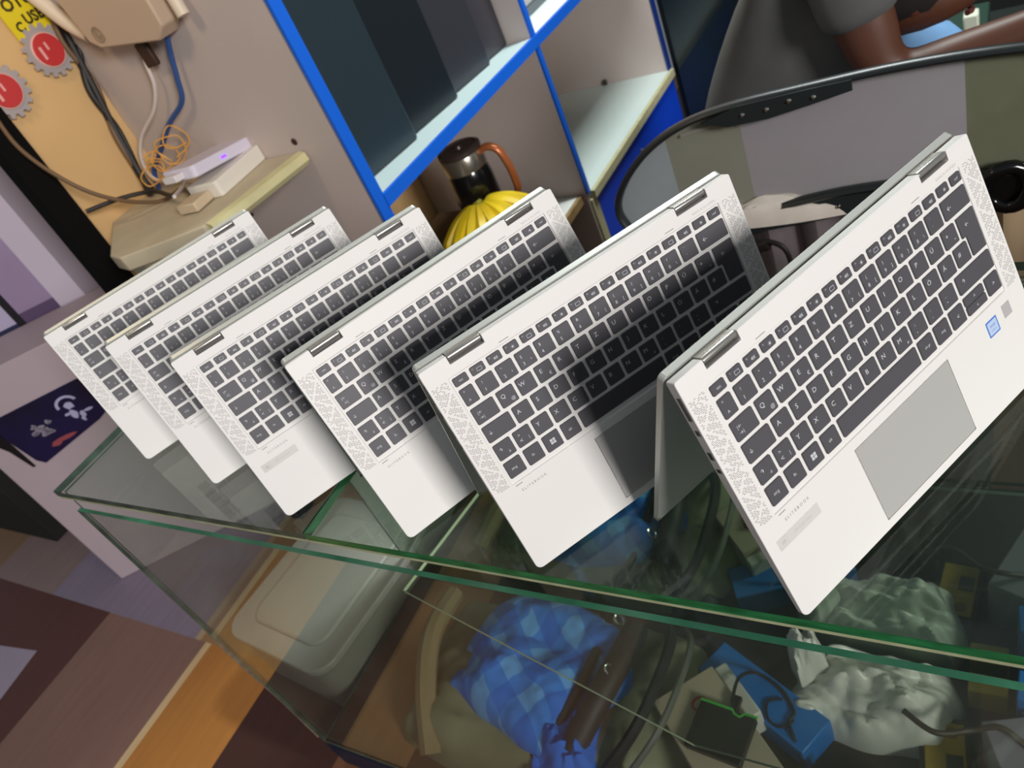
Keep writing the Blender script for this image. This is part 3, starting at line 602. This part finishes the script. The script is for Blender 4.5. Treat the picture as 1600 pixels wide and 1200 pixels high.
# ------------------------------------------------------------------ things inside the counter
def cloth(name, x0, x1, y0, y1, z0, amp, m, label, cat, seed=0, rz=0, n=34, shape=None, parent=None, skirt=True, fine=.04):
    """crumpled sheet closed underneath so that it has a body"""
    from mathutils import noise as NZ
    bm = BM(); g = []
    for i in range(n + 1):
        row = []
        for j in range(n + 1):
            u, v = i / n * 2 - 1, j / n * 2 - 1
            # map the square to a rounded blob
            r = max(abs(u), abs(v)); l = math.hypot(u, v) or 1; k = .55 + .45 * r / l; uu, vv = u * k, v * k
            w = 1 + .16 * NZ.noise(Vector((uu * 1.6 + seed, vv * 1.6, 3))); 
            e = max(0, 1 - r ** 4)
            p = Vector((uu * w * 3, vv * w * 3, seed))
            z = amp * (e ** .6) * (.68 + .42 * NZ.noise(p * .62) + .20 * abs(NZ.noise(p * 1.3)) + fine * NZ.noise(p * 3.5))
            if shape: z *= shape(uu, vv)
            row.append(bm.verts.new(((x1 - x0) / 2 * uu * w, (y1 - y0) / 2 * vv * w, max(z, .001))))
        g.append(row)
    for i in range(n):
        for j in range(n): bm.faces.new((g[i][j], g[i + 1][j], g[i + 1][j + 1], g[i][j + 1]))
    rim = [g[i][0] for i in range(n)] + [g[n][j] for j in range(n)] + [g[n - i][n] for i in range(n)] + [g[0][n - j] for j in range(n)]
    low = [bm.verts.new((v.co.x, v.co.y, 0)) for v in rim]
    for i in range(len(rim)): bm.faces.new((rim[i], rim[(i + 1) % len(rim)], low[(i + 1) % len(rim)], low[i]))
    bm.faces.new(low[::-1])
    o = obj(name, bm, m); o.location = ((x0 + x1) / 2, (y0 + y1) / 2, z0); o.rotation_euler = (0, 0, math.radians(rz))
    if parent: adopt(o, parent)
    elif label: tag(o, label, cat)
    return o
def checks(name, c1, c2, c3, scale):
    m = bpy.data.materials.new(name); m.use_nodes = True; nt = m.node_tree; b = nt.nodes['Principled BSDF']; b.inputs['Roughness'].default_value = .8
    tc = nt.nodes.new('ShaderNodeTexCoord'); mp = nt.nodes.new('ShaderNodeMapping'); mp.inputs['Rotation'].default_value = (.15, .1, .5); nt.links.new(tc.outputs['Object'], mp.inputs[0])
    nz = nt.nodes.new('ShaderNodeTexNoise'); nz.inputs['Scale'].default_value = 7; nt.links.new(tc.outputs['Object'], nz.inputs['Vector'])
    ad = nt.nodes.new('ShaderNodeMix'); ad.data_type = 'VECTOR'; ad.inputs[0].default_value = .06; nt.links.new(mp.outputs[0], ad.inputs[4]); nt.links.new(nz.outputs['Color'], ad.inputs[5])
    sx = nt.nodes.new('ShaderNodeSeparateXYZ'); nt.links.new(ad.outputs[1], sx.inputs[0]); outs = []
    for k in (0, 1):
        q = nt.nodes.new('ShaderNodeMath'); q.operation = 'MULTIPLY'; q.inputs[1].default_value = scale; nt.links.new(sx.outputs[k], q.inputs[0])
        f = nt.nodes.new('ShaderNodeMath'); f.operation = 'FRACT'; nt.links.new(q.outputs[0], f.inputs[0])
        g = nt.nodes.new('ShaderNodeMath'); g.operation = 'GREATER_THAN'; g.inputs[1].default_value = .5; nt.links.new(f.outputs[0], g.inputs[0]); outs.append(g)
    a = nt.nodes.new('ShaderNodeMath'); a.operation = 'ADD'; nt.links.new(outs[0].outputs[0], a.inputs[0]); nt.links.new(outs[1].outputs[0], a.inputs[1])
    h = nt.nodes.new('ShaderNodeMath'); h.operation = 'MULTIPLY'; h.inputs[1].default_value = .5; nt.links.new(a.outputs[0], h.inputs[0])
    r = nt.nodes.new('ShaderNodeValToRGB'); r.color_ramp.interpolation = 'CONSTANT'; e = r.color_ramp.elements; e[0].color = lin(c1); e[1].position = .4; e[1].color = lin(c2); x = e.new(.8); x.color = lin(c3)
    nt.links.new(h.outputs[0], r.inputs[0]); nt.links.new(r.outputs[0], b.inputs['Base Color']); return m
FZ = ZB + .0005
olive = mat('olive_canvas', '#84866a', .75, 0, .25, 6, bump=.3); blkst = mat('black_webbing', '#191a1c', .6)
bp = emp('backpack', (.47, .20, FZ)); tag(bp, 'olive canvas backpack with black zips lying inside the counter', 'backpack')
body = cloth('body', .15, .735, .035, .375, FZ, .115, olive, None, None, 4.2, 0, 40, parent=bp)
def arc(pts, r, m, nm, par, n=8): bm = BM(); tube(bm, pts, r, n, 8); return adopt(obj(nm, bm, m), par)
def backz(x, y): return FZ + .12
for k, (dx, w) in enumerate(((.0, .009), (.035, .006), (.12, .010), (.155, .006))):
    x0 = .52 + dx
    arc([(x0 - .03, .07, FZ + .075), (x0 + .015, .14, FZ + .115), (x0 + .03, .22, FZ + .125), (x0 + .02, .31, FZ + .10), (x0 - .02, .365, FZ + .05)], w, blkst if k % 2 == 0 else mat('zip_metal_band', '#8f8f86', .35, .7), 'zip' if k % 2 else 'strap', bp)
arc([(.56, .09, FZ + .10), (.585, .16, FZ + .128), (.60, .24, FZ + .13), (.59, .32, FZ + .09)], lambda t: .022, blkst, 'strap', bp, 10)
arc([(.285, .03, FZ + .05), (.245, .12, FZ + .10), (.205, .22, FZ + .11), (.175, .33, FZ + .07)], .020, mat('tan_webbing', '#8d7c5a', .7), 'strap', bp)
for (x, y) in ((.60, .21), (.585, .30)):
    bm = BM(); tube(bm, [(x + .005 * math.cos(a), y + .008 * math.sin(a), FZ + .152 - .01 * math.cos(a)) for a in [PI * 2 * k / 14 for k in range(15)]], .0020, 6, smooth=False); adopt(obj('buckle', bm, mat('bright_metal', '#d8d8d2', .15, 1.0)), bp)
cloth('checked_shirt', .285, .600, .085, .345, FZ + .085, .075, checks('blue_checks', '#176bd0', '#2a7edc', '#5ea2e6', 16), 'crumpled blue checked shirt lying on the olive backpack', 'shirt', 9.4, -12, 44)
cloth('shirt_sleeve', .46, .60, .03, .20, FZ + .03, .11, mat('plain_blue_cloth', '#1a6fe0', .8, 0, .12, 20), 'bright blue cloth hanging over the front of the backpack', 'cloth', 2.2, 20, 26)
# dark pouch
cloth('black_pouch', .60, .74, .27, .388, FZ, .05, mat('black_cloth', '#141517', .7, 0, .2, 20), 'black soft pouch between the olive backpack and blue folder', 'pouch', 5.5, 0, 26)
def cbox(nm, label, cat, x, y, rz, lx, ly, h, m, z=FZ, bev=.002, group=None):
    t = emp(nm, (x, y, z), math.radians(rz)); tag(t, label, cat, group)
    bm = BM(); box(bm, 0, lx, 0, ly, 0, h); obj('body', bm, m, t, bevel=bev); return t
t = cbox('blue_folder', 'flat bright blue box lying inside the counter under a thin cable', 'box', .703, .290, -27, .207, .067, .058, mat('folder_blue', '#0b72c4', .4, 0, .08, 12))
t = cbox('beige_carton', 'beige carton with a red mark carrying the green edged device', 'carton', .661, .200, -43, .27, .112, .098, mat('beige_card', '#b7a992', .7, 0, .12, 12))
bm = BM(); tube(bm, [(.045 + .010 * math.cos(a), .062 + .012 * math.sin(a * 1.0), .0985) for a in [k * .5 for k in range(12)]], .002, 5); obj('printed_red_mark', bm, mat('mark_red', '#b03a34', .5), t)
bm = BM(); box(bm, .0, .10, .113, .135, .03, .088); obj('open_flap', bm, mat('flap_white', '#c5c2bb', .6), t, bevel=.003)
t = cbox('charging_device', 'black device with a bright green edge lying on the beige carton', 'device', .733, .142, -6, .088, .075, .014, mat('device_black', '#15180f', .35), z=FZ + .0985)
bm = BM(); tube(bm, [(0, .0755, .012), (.05, .0755, .012), (.055, .070, .012), (.064, .068, .012), (.070, .0755, .012), (.088, .0755, .012)], .0030, 6, smooth=False); obj('green_edge', bm, mat('lime_green', '#3fae3c', .4), t)
bm = BM(); box(bm, .046, .056, .072, .100, .002, .012); obj('plug', bm, MATS['plug_black'], t)
cable([(.786, .225, FZ + .108), (.785, .27, FZ + .10), (.80, .30, FZ + .068), (.84, .285, FZ + .062), (.865, .255, FZ + .062), (.862, .235, FZ + .062), (.872, .215, FZ + .061), (.888, .19, FZ + .02)], .0028, kc, 'thin black cable curling over the flat blue box')
cable([(.845, .27, FZ + .062), (.825, .26, FZ + .062), (.83, .235, FZ + .062), (.85, .225, FZ + .062), (.868, .24, FZ + .062)], .002, kc, 'small loop of thin black wire on the blue box', 'wire', 'wire')
plas = mat('white_plastic_bag', '#dcdbd4', .35, 0, .05, 10, bump=.08)
cloth('plastic_bag', .845, 1.085, .25, .389, FZ, .115, plas, 'crumpled white plastic bag against the mirrored back', 'bag', 7.7, 0, 48, fine=.02)
cloth('bag_handle', .845, .90, .31, .375, FZ + .04, .13, plas, 'knotted end of white plastic bag beside the blue box', 'bag', 1.9, 30, 24)
cloth('dark_cloth', .905, 1.04, .035, .215, FZ, .060, mat('dark_brown_cloth', '#2b2820', .75, 0, .3, 15), 'dark crumpled cloth in front of the white plastic bag', 'cloth', 6.1, 10, 28)
t = cbox('small_adapter', 'tiny white square tag on a dark adapter', 'adapter', .925, .165, -30, .030, .022, .064, mat('adapter_dark', '#242218', .5))
bm = BM(); box(bm, .004, .017, .004, .017, .064, .066); obj('white_tag', bm, mat('tag_white', '#d8d8cf', .5), t)
t = cbox('multimeter', 'yellow and black meter with two round sockets lying in the counter', 'meter', 1.040, .195, 6, .066, .112, .036, mat('meter_rubber', '#1b1a17', .6))
bm = BM(); box(bm, .007, .059, .008, .103, .036, .040); obj('face', bm, mat('meter_yellow', '#a98a1e', .5, 0, .15, 40), t, bevel=.002)
bm = BM()
for x, y in ((.020, .086), (.043, .088)): lathe(bm, [(.0080, .040), (.0080, .0415), (.005, .0415)], 18, Matrix.Translation((x, y, 0)))
obj('socket', bm, mat('socket_brown', '#7a5a1c', .5), t)
bm = BM(); box(bm, .034, .055, .030, .056, .040, .0412); obj('display', bm, mat('display_grey', '#3e4238', .2), t)
t = cbox('lilac_box', 'lilac grey box inside the counter right of the yellow meter', 'box', 1.172, .128, 22, .20, .165, .105, mat('lilac_board', '#8f8a9a', .5, 0, .08, 10))
t = cbox('blue_packet', 'bright blue packet with a white oval beside the right frame edge', 'packet', 1.150, .318, -3, .13, .045, .115, mat('packet_blue', '#1f80d8', .4), )
bm = BM(); prism(bm, [(.016 + .010 * math.cos(a) , -.0005, .086 + .0045 * math.sin(a) + .005 * math.cos(a)) for a in [2 * PI * k / 16 for k in range(16)]], (0, -.0006, 0)); obj('printed_oval', bm, mat('oval_white', '#dfe8ea', .4), t, smooth=False)
t = cbox('yellow_box', 'small yellow box standing by the mirror, far right in the counter', 'box', 1.09, .352, 0, .05, .03, .05, mat('old_yellow_card', '#b39a35', .6))
cable([(1.02, .26, FZ + .13), (1.06, .24, FZ + .128), (1.10, .26, FZ + .115), (1.135, .27, FZ + .12), (1.17, .255, FZ + .10)], .0042, mat('cable_dark_brown', '#3b2d22', .5), 'dark brown cable running across the lilac box')
# things resting on the loose inner shelf are few: a rolled plastic sheet
bin_ = emp('storage_bin', (-.36, .13, -.85), math.radians(-6)); tag(bin_, 'grey plastic storage bin on the floor left of the counter', 'bin')
bm = BM(); rprism(bm, 0, .335, 0, .40, 0, .15, .05, 6, inset=-.01 * 0); obj('tub', bm, mat('bin_grey', '#8d8a84', .45), bin_, bevel=.004)
bm = BM(); rprism(bm, -.008, .343, -.008, .408, .15, .168, .055, 6); rprism(bm, .04, .295, .04, .36, .168, .174, .04, 6, inset=.006); obj('lid', bm, mat('bin_lid_grey', '#a5a39f', .35), bin_, bevel=.003)

# ------------------------------------------------------------------ framed clear panel behind the counter
pn = emp('rubber_framed_panel', (.95, .80, -.85)); tag(pn, 'wide grey window panel with a black rubber rim behind the counter', 'panel')
loop = [(.568, -.150), (.560, -.120), (.572, -.085), (.610, -.040), (.660, -.003), (.720, .022), (.80, .036), (.90, .042), (1.0, .046), (1.10, .044), (1.20, .034), (1.30, .010), (1.37, -.04), (1.39, -.10), (1.36, -.135), (1.25, -.130), (1.10, -.126), (.95, -.126), (.86, -.136), (.78, -.150), (.70, -.160), (.62, -.168), (.585, -.165)]
lp3 = [Vector((x, .80, z)) for x, z in loop]; ls = spline(lp3 + [lp3[0]], 4)[:-1]
bm = BM(); n = len(ls); rg = []
for i in range(n):
    d = (ls[(i + 1) % n] - ls[i - 1]).normalized(); nn = Vector((0, 1, 0)); b_ = d.cross(nn)
    rg.append([bm.verts.new(ls[i] + nn * (.011 * math.cos(a)) + b_ * (.0062 * math.sin(a))) for a in [2 * PI * k / 10 for k in range(10)]])
for i in range(n):
    for k in range(10): bm.faces.new((rg[i][k], rg[i][(k + 1) % 10], rg[(i + 1) % n][(k + 1) % 10], rg[(i + 1) % n][k]))
adopt(obj('rubber_rim', bm, mat('black_rubber', '#1d2122', .35)), pn)
bm = BM(); prism(bm, [q + Vector((0, .002, 0)) for q in ls], (0, .003, 0)); adopt(obj('clear_sheet', bm, glass('panel_sheet', (.93, .94, .93), .05, 1.6, False), smooth=False), pn)
bm = BM(); prism(bm, [Vector((x, .792, z)) for x, z in ((.74, .020), (.80, .037), (.90, .043), (.955, .045), (.955, .030), (.90, .020), (.84, .010), (.78, .008))], (0, -.004, 0)); adopt(obj('reinforcing_strip', bm, mat('strip_black', '#22282a', .4), smooth=False), pn)
bm = BM(); prism(bm, [Vector((x, .795, z)) for x, z in ((.70, -.185), (.78, -.160), (.86, -.142), (.95, -.130), (1.10, -.128), (1.30, -.132), (1.30, -.168), (1.10, -.163), (.95, -.163), (.86, -.176), (.80, -.182), (.74, -.200))], (0, .018, 0)); adopt(obj('lower_bar', bm, MATS['strip_black'], bevel=.002), pn)
for x, z in ((.805, .022), (.840, .024), (.872, .031), (.905, .030)):
    bm = BM(); lathe(bm, [(.0038, 0), (.002, .003)], 10, Matrix.Translation((x, .788, z)) @ Matrix.Rotation(PI / 2, 4, 'X')); adopt(obj('stud', bm, MATS['bright_metal']), pn)
for x, z in ((.875, -.155), (.915, -.150), (.80, -.172), (.965, -.146), (1.10, -.146)):
    bm = BM(); lathe(bm, [(.0038, 0), (.002, .003)], 10, Matrix.Translation((x, .795, z)) @ Matrix.Rotation(PI / 2, 4, 'X')); adopt(obj('stud', bm, MATS['bright_metal']), pn)
for x0 in (.62, 1.30): part('support_leg', blkst, pn, (x0, x0 + .03, .80, .83, -.85, -.16))
def sheet(nm, label, cat, x0, x1, y, z0, z1, m, fold=.004, th=.004):
    bm = BM(); n = 28; rows = []
    for s_ in (0, 1):
        rows.append([[bm.verts.new((x0 + (x1 - x0) * i / n, y + fold * math.sin(i * 1.1) * (0.6 + .4 * j) + s_ * th, z0 + (z1 - z0) * j / 2)) for i in range(n + 1)] for j in range(3)])
    for s_ in (0, 1):
        for j in range(2):
            for i in range(n): bm.faces.new((rows[s_][j][i], rows[s_][j][i + 1], rows[s_][j + 1][i + 1], rows[s_][j + 1][i]))
    for i in range(n):
        for j in (0, 2): bm.faces.new((rows[0][j][i], rows[1][j][i], rows[1][j][i + 1], rows[0][j][i + 1]))
    for i in (0, n):
        for j in range(2): bm.faces.new((rows[0][j][i], rows[1][j][i], rows[1][j + 1][i], rows[0][j + 1][i]))
    o = obj(nm, bm, m); tag(o, label, cat); return o
def clipx(P, x, keep_right):
    out = []
    for i in range(len(P)):
        p, q = P[i], P[(i + 1) % len(P)]; ip = (p.x >= x) == keep_right; iq = (q.x >= x) == keep_right
        if ip: out.append(p)
        if ip != iq: out.append(p.lerp(q, (x - p.x) / (q.x - p.x)))
    return out
for nm, xa, xb, yy, m in (('pale_lining', .50, .672, .808, mat('pale_blue_board', '#c3cad6', .6)), ('olive_lining', .672, .792, .808, mat('olive_grey_cloth', '#adaa9c', .8, 0, .10, 4)),
                          ('lilac_lining', .792, 1.085, .808, mat('lilac_cloth', '#c8bdca', .85, 0, .08, 3)), ('green_lining', 1.085, 1.45, .808, mat('dull_green_cloth', '#88886a', .8, 0, .10, 4))):
    P_ = clipx(clipx(ls, xa, True), xb, False); bm = BM(); prism(bm, [Vector((q.x, yy, q.z)) for q in P_], (0, .004, 0)); adopt(obj(nm, bm, m, smooth=False), pn)
bm = BM(); tube(bm, [(.70, .806, -.002), (.78, .806, .012), (.792, .806, .0)], .003, 6, smooth=False); adopt(obj('fold', bm, mat('lining_fold', '#a39c94', .8)), pn)
cloth('white_rag', .70, .98, .785, .84, -.165, .045, mat('rag_white', '#cfc7bd', .8, 0, .1, 30), 'cream rag tucked along the lower bar of the rimmed panel', 'rag', 3.3, 5, 24)
cable([(.70, .78, -.21), (.76, .775, -.195), (.805, .77, -.185), (.835, .765, -.20), (.838, .765, -.25), (.82, .765, -.31), (.80, .765, -.36)], .0042, kc, 'black cable drooping below the lower bar of the rimmed panel')
cable([(.72, .77, -.235), (.78, .77, -.20), (.81, .768, -.19)], .009, kc, 'thick black rod end under the left of the lower bar', 'rod', 'rod')
sheet('brown_mesh', 'brownish mesh cloth hanging below the lower bar', 'mesh', .66, 1.02, .86, -.84, -.17, mat('brown_mesh_cloth', '#6b6264', .85, 0, .12, 50), .008)
ringp = [(1.130 + .026 * math.cos(a), .79 + .004 * math.sin(a * 2), -.145 + .030 * math.sin(a)) for a in [2 * PI * k / 20 for k in range(21)]]
bm = BM(); tube(bm, ringp, .010, 10, smooth=False); prism(bm, [(1.130 + .024 * math.cos(a), .79, -.145 + .027 * math.sin(a)) for a in [2 * PI * k / 18 for k in range(18)]], (0, .01, 0)); tag(obj('headphone_cup', bm, mat('glossy_black', '#0c0c0d', .15)), 'round glossy black ear cup beside the nearest laptop', 'headphones')
sheet('tan_cloth', 'tan cloth behind the nearest laptop at the right frame edge', 'cloth', 1.09, 1.34, .815, -.84, -.168, mat('tan_fabric', '#a08a6c', .8, 0, .15, 14), .006)

# ------------------------------------------------------------------ person on a stool
def skinned(nm, verts, edges, root, m, parent, sub=2, smooth=True):
    me = bpy.data.meshes.new(nm); me.from_pydata([v[0] for v in verts], edges, []); me.materials.append(m)
    o = bpy.data.objects.new(nm, me); C.objects.link(o); o.parent = parent
    sk = o.modifiers.new('skin', 'SKIN'); sk.use_smooth_shade = True
    if not me.skin_vertices: me.attributes.new('skin', 'FLOAT', 'POINT')
    for i, v in enumerate(verts):
        r = v[1]; me.skin_vertices[0].data[i].radius = (r, r) if not isinstance(r, tuple) else r; me.skin_vertices[0].data[i].use_root = (i == root)
    ss = o.modifiers.new('subsurf', 'SUBSURF'); ss.levels = ss.render_levels = sub
    return o
pe = emp('person', (0, 0, 0)); tag(pe, 'person in grey T-shirt and light blue jeans seated leaning forward', 'person')
skin_m = mat('brown_skin', '#54301f', .5, 0, .12, 5)
V = []; Eg = []
def chain(pts, start=None):
    prev = start
    for p, r in pts:
        V.append((Vector(p), r)); i = len(V) - 1
        if prev is not None: Eg.append((prev, i))
        prev = i
    return prev
V.append((Vector((.68, 1.25, -.30)), .13))
ch = chain([((.72, 1.25, -.18), .115), ((.80, 1.25, -.03), .125), ((.885, 1.25, .10), .12)], 0)
nk = chain([((.935, 1.25, .155), .055), ((.965, 1.25, .120), .055)], ch)
hd = chain([((.982, 1.25, .055), .095), ((.996, 1.25, -.010), .125), ((1.004, 1.25, -.072), .110)], nk)
def armc(sgn, pts):
    s0 = chain([((.895, 1.25 + sgn * .13, .135), .062)], ch)
    return chain(pts, s0)
ra = armc(-1, [((.915, 1.10, .06), .054), ((.935, 1.095, -.02), .052), ((.957, 1.092, -.095), .044), ((1.03, 1.092, -.088), .043), ((1.10, 1.092, -.070), .036), ((1.165, 1.095, -.052), .027), ((1.20, 1.10, -.045), .030), ((1.235, 1.105, -.05), .032)])
la = armc(1, [((.89, 1.42, .03), .052), ((.86, 1.46, -.10), .044), ((.87, 1.50, -.20), .038), ((.90, 1.53, -.30), .027), ((.91, 1.535, -.33), .028), ((.92, 1.535, -.35), .028)])
for hand, base_p, sg in ((ra, Vector((1.235, 1.105, -.05)), 1), (la, Vector((.92, 1.535, -.35)), -1)):
    for k in range(4):
        y = (k - 1.5) * .018; ln = (.9, 1.0, .95, .78)[k]
        chain([(base_p + Vector((.030, y, .0)), .009), (base_p + Vector((.030 + .026 * ln, y * 1.05, -.012)), .0085), (base_p + Vector((.030 + .042 * ln, y * 1.05, -.034)), .008)], hand)
    chain([(base_p + Vector((-.008, sg * .036, -.006)), .010), (base_p + Vector((.018, sg * .052, -.014)), .0095), (base_p + Vector((.040, sg * .050, -.022)), .008)], hand)
for sg, kn, an in ((-1, (1.04, 1.15, -.245), (.98, 1.15, -.73)), (1, (1.005, 1.46, -.195), (.99, 1.44, -.73))):
    hpv = chain([((.70, 1.25 + sg * .09, -.30), .10)], 0)
    chain([(((.70 + kn[0]) / 2, (1.25 + sg * .09 + kn[1]) / 2, -.225), .078), (kn, .064), ((an[0] - .01, an[1], -.5), .055), (an, .036), ((an[0] + .02, an[1], -.80), .038), ((an[0] + .14, an[1], -.815), .030)], hpv)
body_o = skinned('body', V, Eg, 0, skin_m, pe)
bpy.context.view_layer.update()
_ev = body_o.evaluated_get(bpy.context.evaluated_depsgraph_get()).to_mesh(); HV = [v.co.copy() for v in _ev.vertices]
def face_x(y, z):      # surface of the face (front) near a given height
    c_ = [v.x for v in HV if abs(v.y - y) < .022 and abs(v.z - z) < .022 and v.x > .93]; return max(c_) if c_ else 1.04
def side_y(x, z, sg):
    c_ = [v.y * sg for v in HV if abs(v.x - x) < .03 and abs(v.z - z) < .025 and abs(v.y - 1.25) < .105]; return (max(c_) * sg) if c_ else 1.25 + .07 * sg
# shirt
V = []; Eg = []; V.append((Vector((.685, 1.25, -.27)), .150))
ch = chain([((.715, 1.25, -.18), .142), ((.79, 1.25, -.05), .145), ((.87, 1.25, .08), .135), ((.915, 1.25, .135), .075)], 0)
for sg, a, b in ((-1, (.917, 1.10, .05), (.928, 1.098, -.005)), (1, (.90, 1.42, .03), (.89, 1.435, -.03))):
    s0 = chain([((.895, 1.25 + sg * .12, .135), .078), (a, .068), (b, .070)], 3)
skinned('shirt', V, Eg, 0, mat('grey_tshirt', '#565756', .85, 0, .25, 7), pe)
# jeans
V = []; Eg = []; V.append((Vector((.665, 1.25, -.325)), .145))
for sg, kn, an in ((-1, (1.045, 1.15, -.245), (.98, 1.15, -.70)), (1, (1.010, 1.46, -.195), (.99, 1.44, -.70))):
    chain([((.72, 1.25 + sg * .09, -.30), .108), (((.70 + kn[0]) / 2 + .03, (1.25 + sg * .09 + kn[1]) / 2, -.215), .096), (kn, .084), ((an[0], an[1], -.5), .068), (an, .060)], 0)
skinned('jeans', V, Eg, 0, mat('light_denim', '#6f9bc8', .8, 0, .2, 12), pe)
V = []; Eg = []; V.append((Vector((.962, 1.25, .075)), .105)); chain([((.975, 1.25, .010), .138), ((.970, 1.25, -.048), .118)], 0)
skinned('hair', V, Eg, 0, mat('black_hair', '#15100d', .9), pe)
for sg in (-1, 1):
    bm = BM(); lathe(bm, [(.009, 0), (.012, .004), (.006, .007)], 14, Matrix.Translation((.995, side_y(.995, -.01, sg) - sg * .002, -.01)) @ Matrix.Rotation(-sg * PI / 2, 4, 'X')); obj('ear', bm, skin_m, pe)
    bm = BM(); lathe(bm, [(.001, -.004), (.005, -.002), (.005, .002), (.001, .004)], 12, Matrix.Translation((face_x(1.25 + sg * .03, -.005) - .004, 1.25 + sg * .026, -.005)) @ Matrix.Rotation(PI / 2, 4, 'Y')); obj('eye', bm, mat('eye_white', '#d8d0c8', .3), pe)
bm = BM(); fx = face_x(1.25, -.03); tube(bm, [(fx - .006, 1.25, -.010), (fx + .012, 1.25, -.040), (fx - .004, 1.25, -.048)], lambda t: .007 + .007 * t, 8); obj('nose', bm, skin_m, pe)
bm = BM(); fx = face_x(1.25, -.065); tube(bm, [(fx - .006, 1.232, -.066), (fx, 1.25, -.069), (fx - .006, 1.268, -.066)], .005, 8); obj('lips', bm, mat('lip_brown', '#6a3530', .5), pe)
st = emp('stool', (.66, 1.25, -.85)); tag(st, 'dark round stool under the seated person', 'stool')
bm = BM(); lathe(bm, [(.15, .395), (.165, .405), (.165, .43), (.15, .44)], 32); obj('seat', bm, mat('stool_dark', '#1c1a1a', .5), st)
for k in range(4):
    a = PI / 4 + k * PI / 2; bm = BM(); tube(bm, [(.12 * math.cos(a), .12 * math.sin(a), .40), (.17 * math.cos(a), .17 * math.sin(a), 0)], .014, 10, smooth=False); obj('leg', bm, MATS['stool_dark'], st)

# ------------------------------------------------------------------ white reflector added out of view to brighten the nearest laptop
t = emp('white_reflector', (2.5, .2, -.85)); tag(t, 'added low white cupboard row facing the nearest laptop, out of the photo on the right', 'reflector')
part('body', mat('reflector_white', '#e9e6e2', .5), t, (2.45, 2.9, -1.6, 2.6, -.85, .10), bevel=.004)
for k in range(5): part('reflector_front', MATS['reflector_white'], t, (2.432, 2.449, -1.58 + .84 * k, -.78 + .84 * k, -.82, .08), bevel=.003)

# ------------------------------------------------------------------ dark back of the room
dk = emp('dark_cabinet', (.32, 2.80, -.85)); tag(dk, 'tall dark glass-fronted cabinet beyond the blue shelving', 'cabinet')
part('body', mat('cabinet_black', '#10151a', .4), dk, (.004, .62, 2.615, 2.98, -.85, 1.2), bevel=.004)
part('glass_door', mat('smoked_glass', '#1d2830', .08), dk, (.03, .31, 2.60, 2.615, -.80, 1.1)); part('glass_door', MATS['smoked_glass'], dk, (.33, .60, 2.60, 2.615, -.80, 1.1))
part('handle', mat('handle_blue', '#1f3fae', .3), dk, (.315, .325, 2.585, 2.602, -.5, -.2))
t = emp('dark_curtain', (1.1, 2.1, -.85)); tag(t, 'near-black curtain hanging behind the seated person', 'curtain')
o = sheet('panel_cloth', 'x', 'x', .62, 2.2, 2.2, -.84, 1.2, mat('curtain_black', '#14181a', .8, 0, .3, 6), .03)
for k in ('label', 'category'): del o[k]
adopt(o, t)
def plainbox(nm, label, cat, x0, x1, y0, y1, z0, z1, m): bm = BM(); box(bm, x0, x1, y0, y1, z0, z1); o = obj(nm, bm, m, bevel=.004); tag(o, label, cat); return o
plainbox('low_table', 'dark low table beyond the seated person', 'table', .93, 1.60, 1.62, 2.1, -.85, -.40, mat('table_dark', '#1c2421', .5))
cloth('dark_jacket', 1.00, 1.13, 1.65, 1.90, -.40, .10, mat('jacket_dark', '#2a2e2a', .8, 0, .3, 20), 'dark grey jacket heaped on the low table', 'jacket', 8.8, 20, 24)
cloth('yellow_cloth', 1.085, 1.15, 1.63, 1.80, -.40, .10, mat('pale_yellow_cloth', '#d9c98a', .7), 'pale yellow cloth on the low table beside the dark jacket', 'cloth', 4.8, -20, 24)
plainbox('green_carton', 'dark green carton with a pale label on the low table', 'carton', .99, 1.075, 1.70, 1.90, -.40, -.30, mat('green_card', '#1f3a30', .5))
plainbox('white_cup', 'small pale container on the green carton', 'container', 1.03, 1.06, 1.70, 1.74, -.30, -.25, mat('pale_container', '#cfd8c4', .5))

plainbox('black_crate', 'black crate on the floor at the left frame edge behind the white carton', 'crate', -2.25, -1.60, .315, .9, -.85, -.45, mat('crate_black', '#0e0f0c', .7))
bm = BM(); prism(bm, [(-1.43, -.045, -.8495), (-1.225, -.019, -.8495), (-1.20, -.165, -.8495), (-1.42, -.19, -.8495)], (0, 0, .001)); tag(obj('floor_card', bm, mat('card_lavender', '#a99cb0', .6), smooth=False), 'pale lavender card lying on the dark red floor band', 'card')
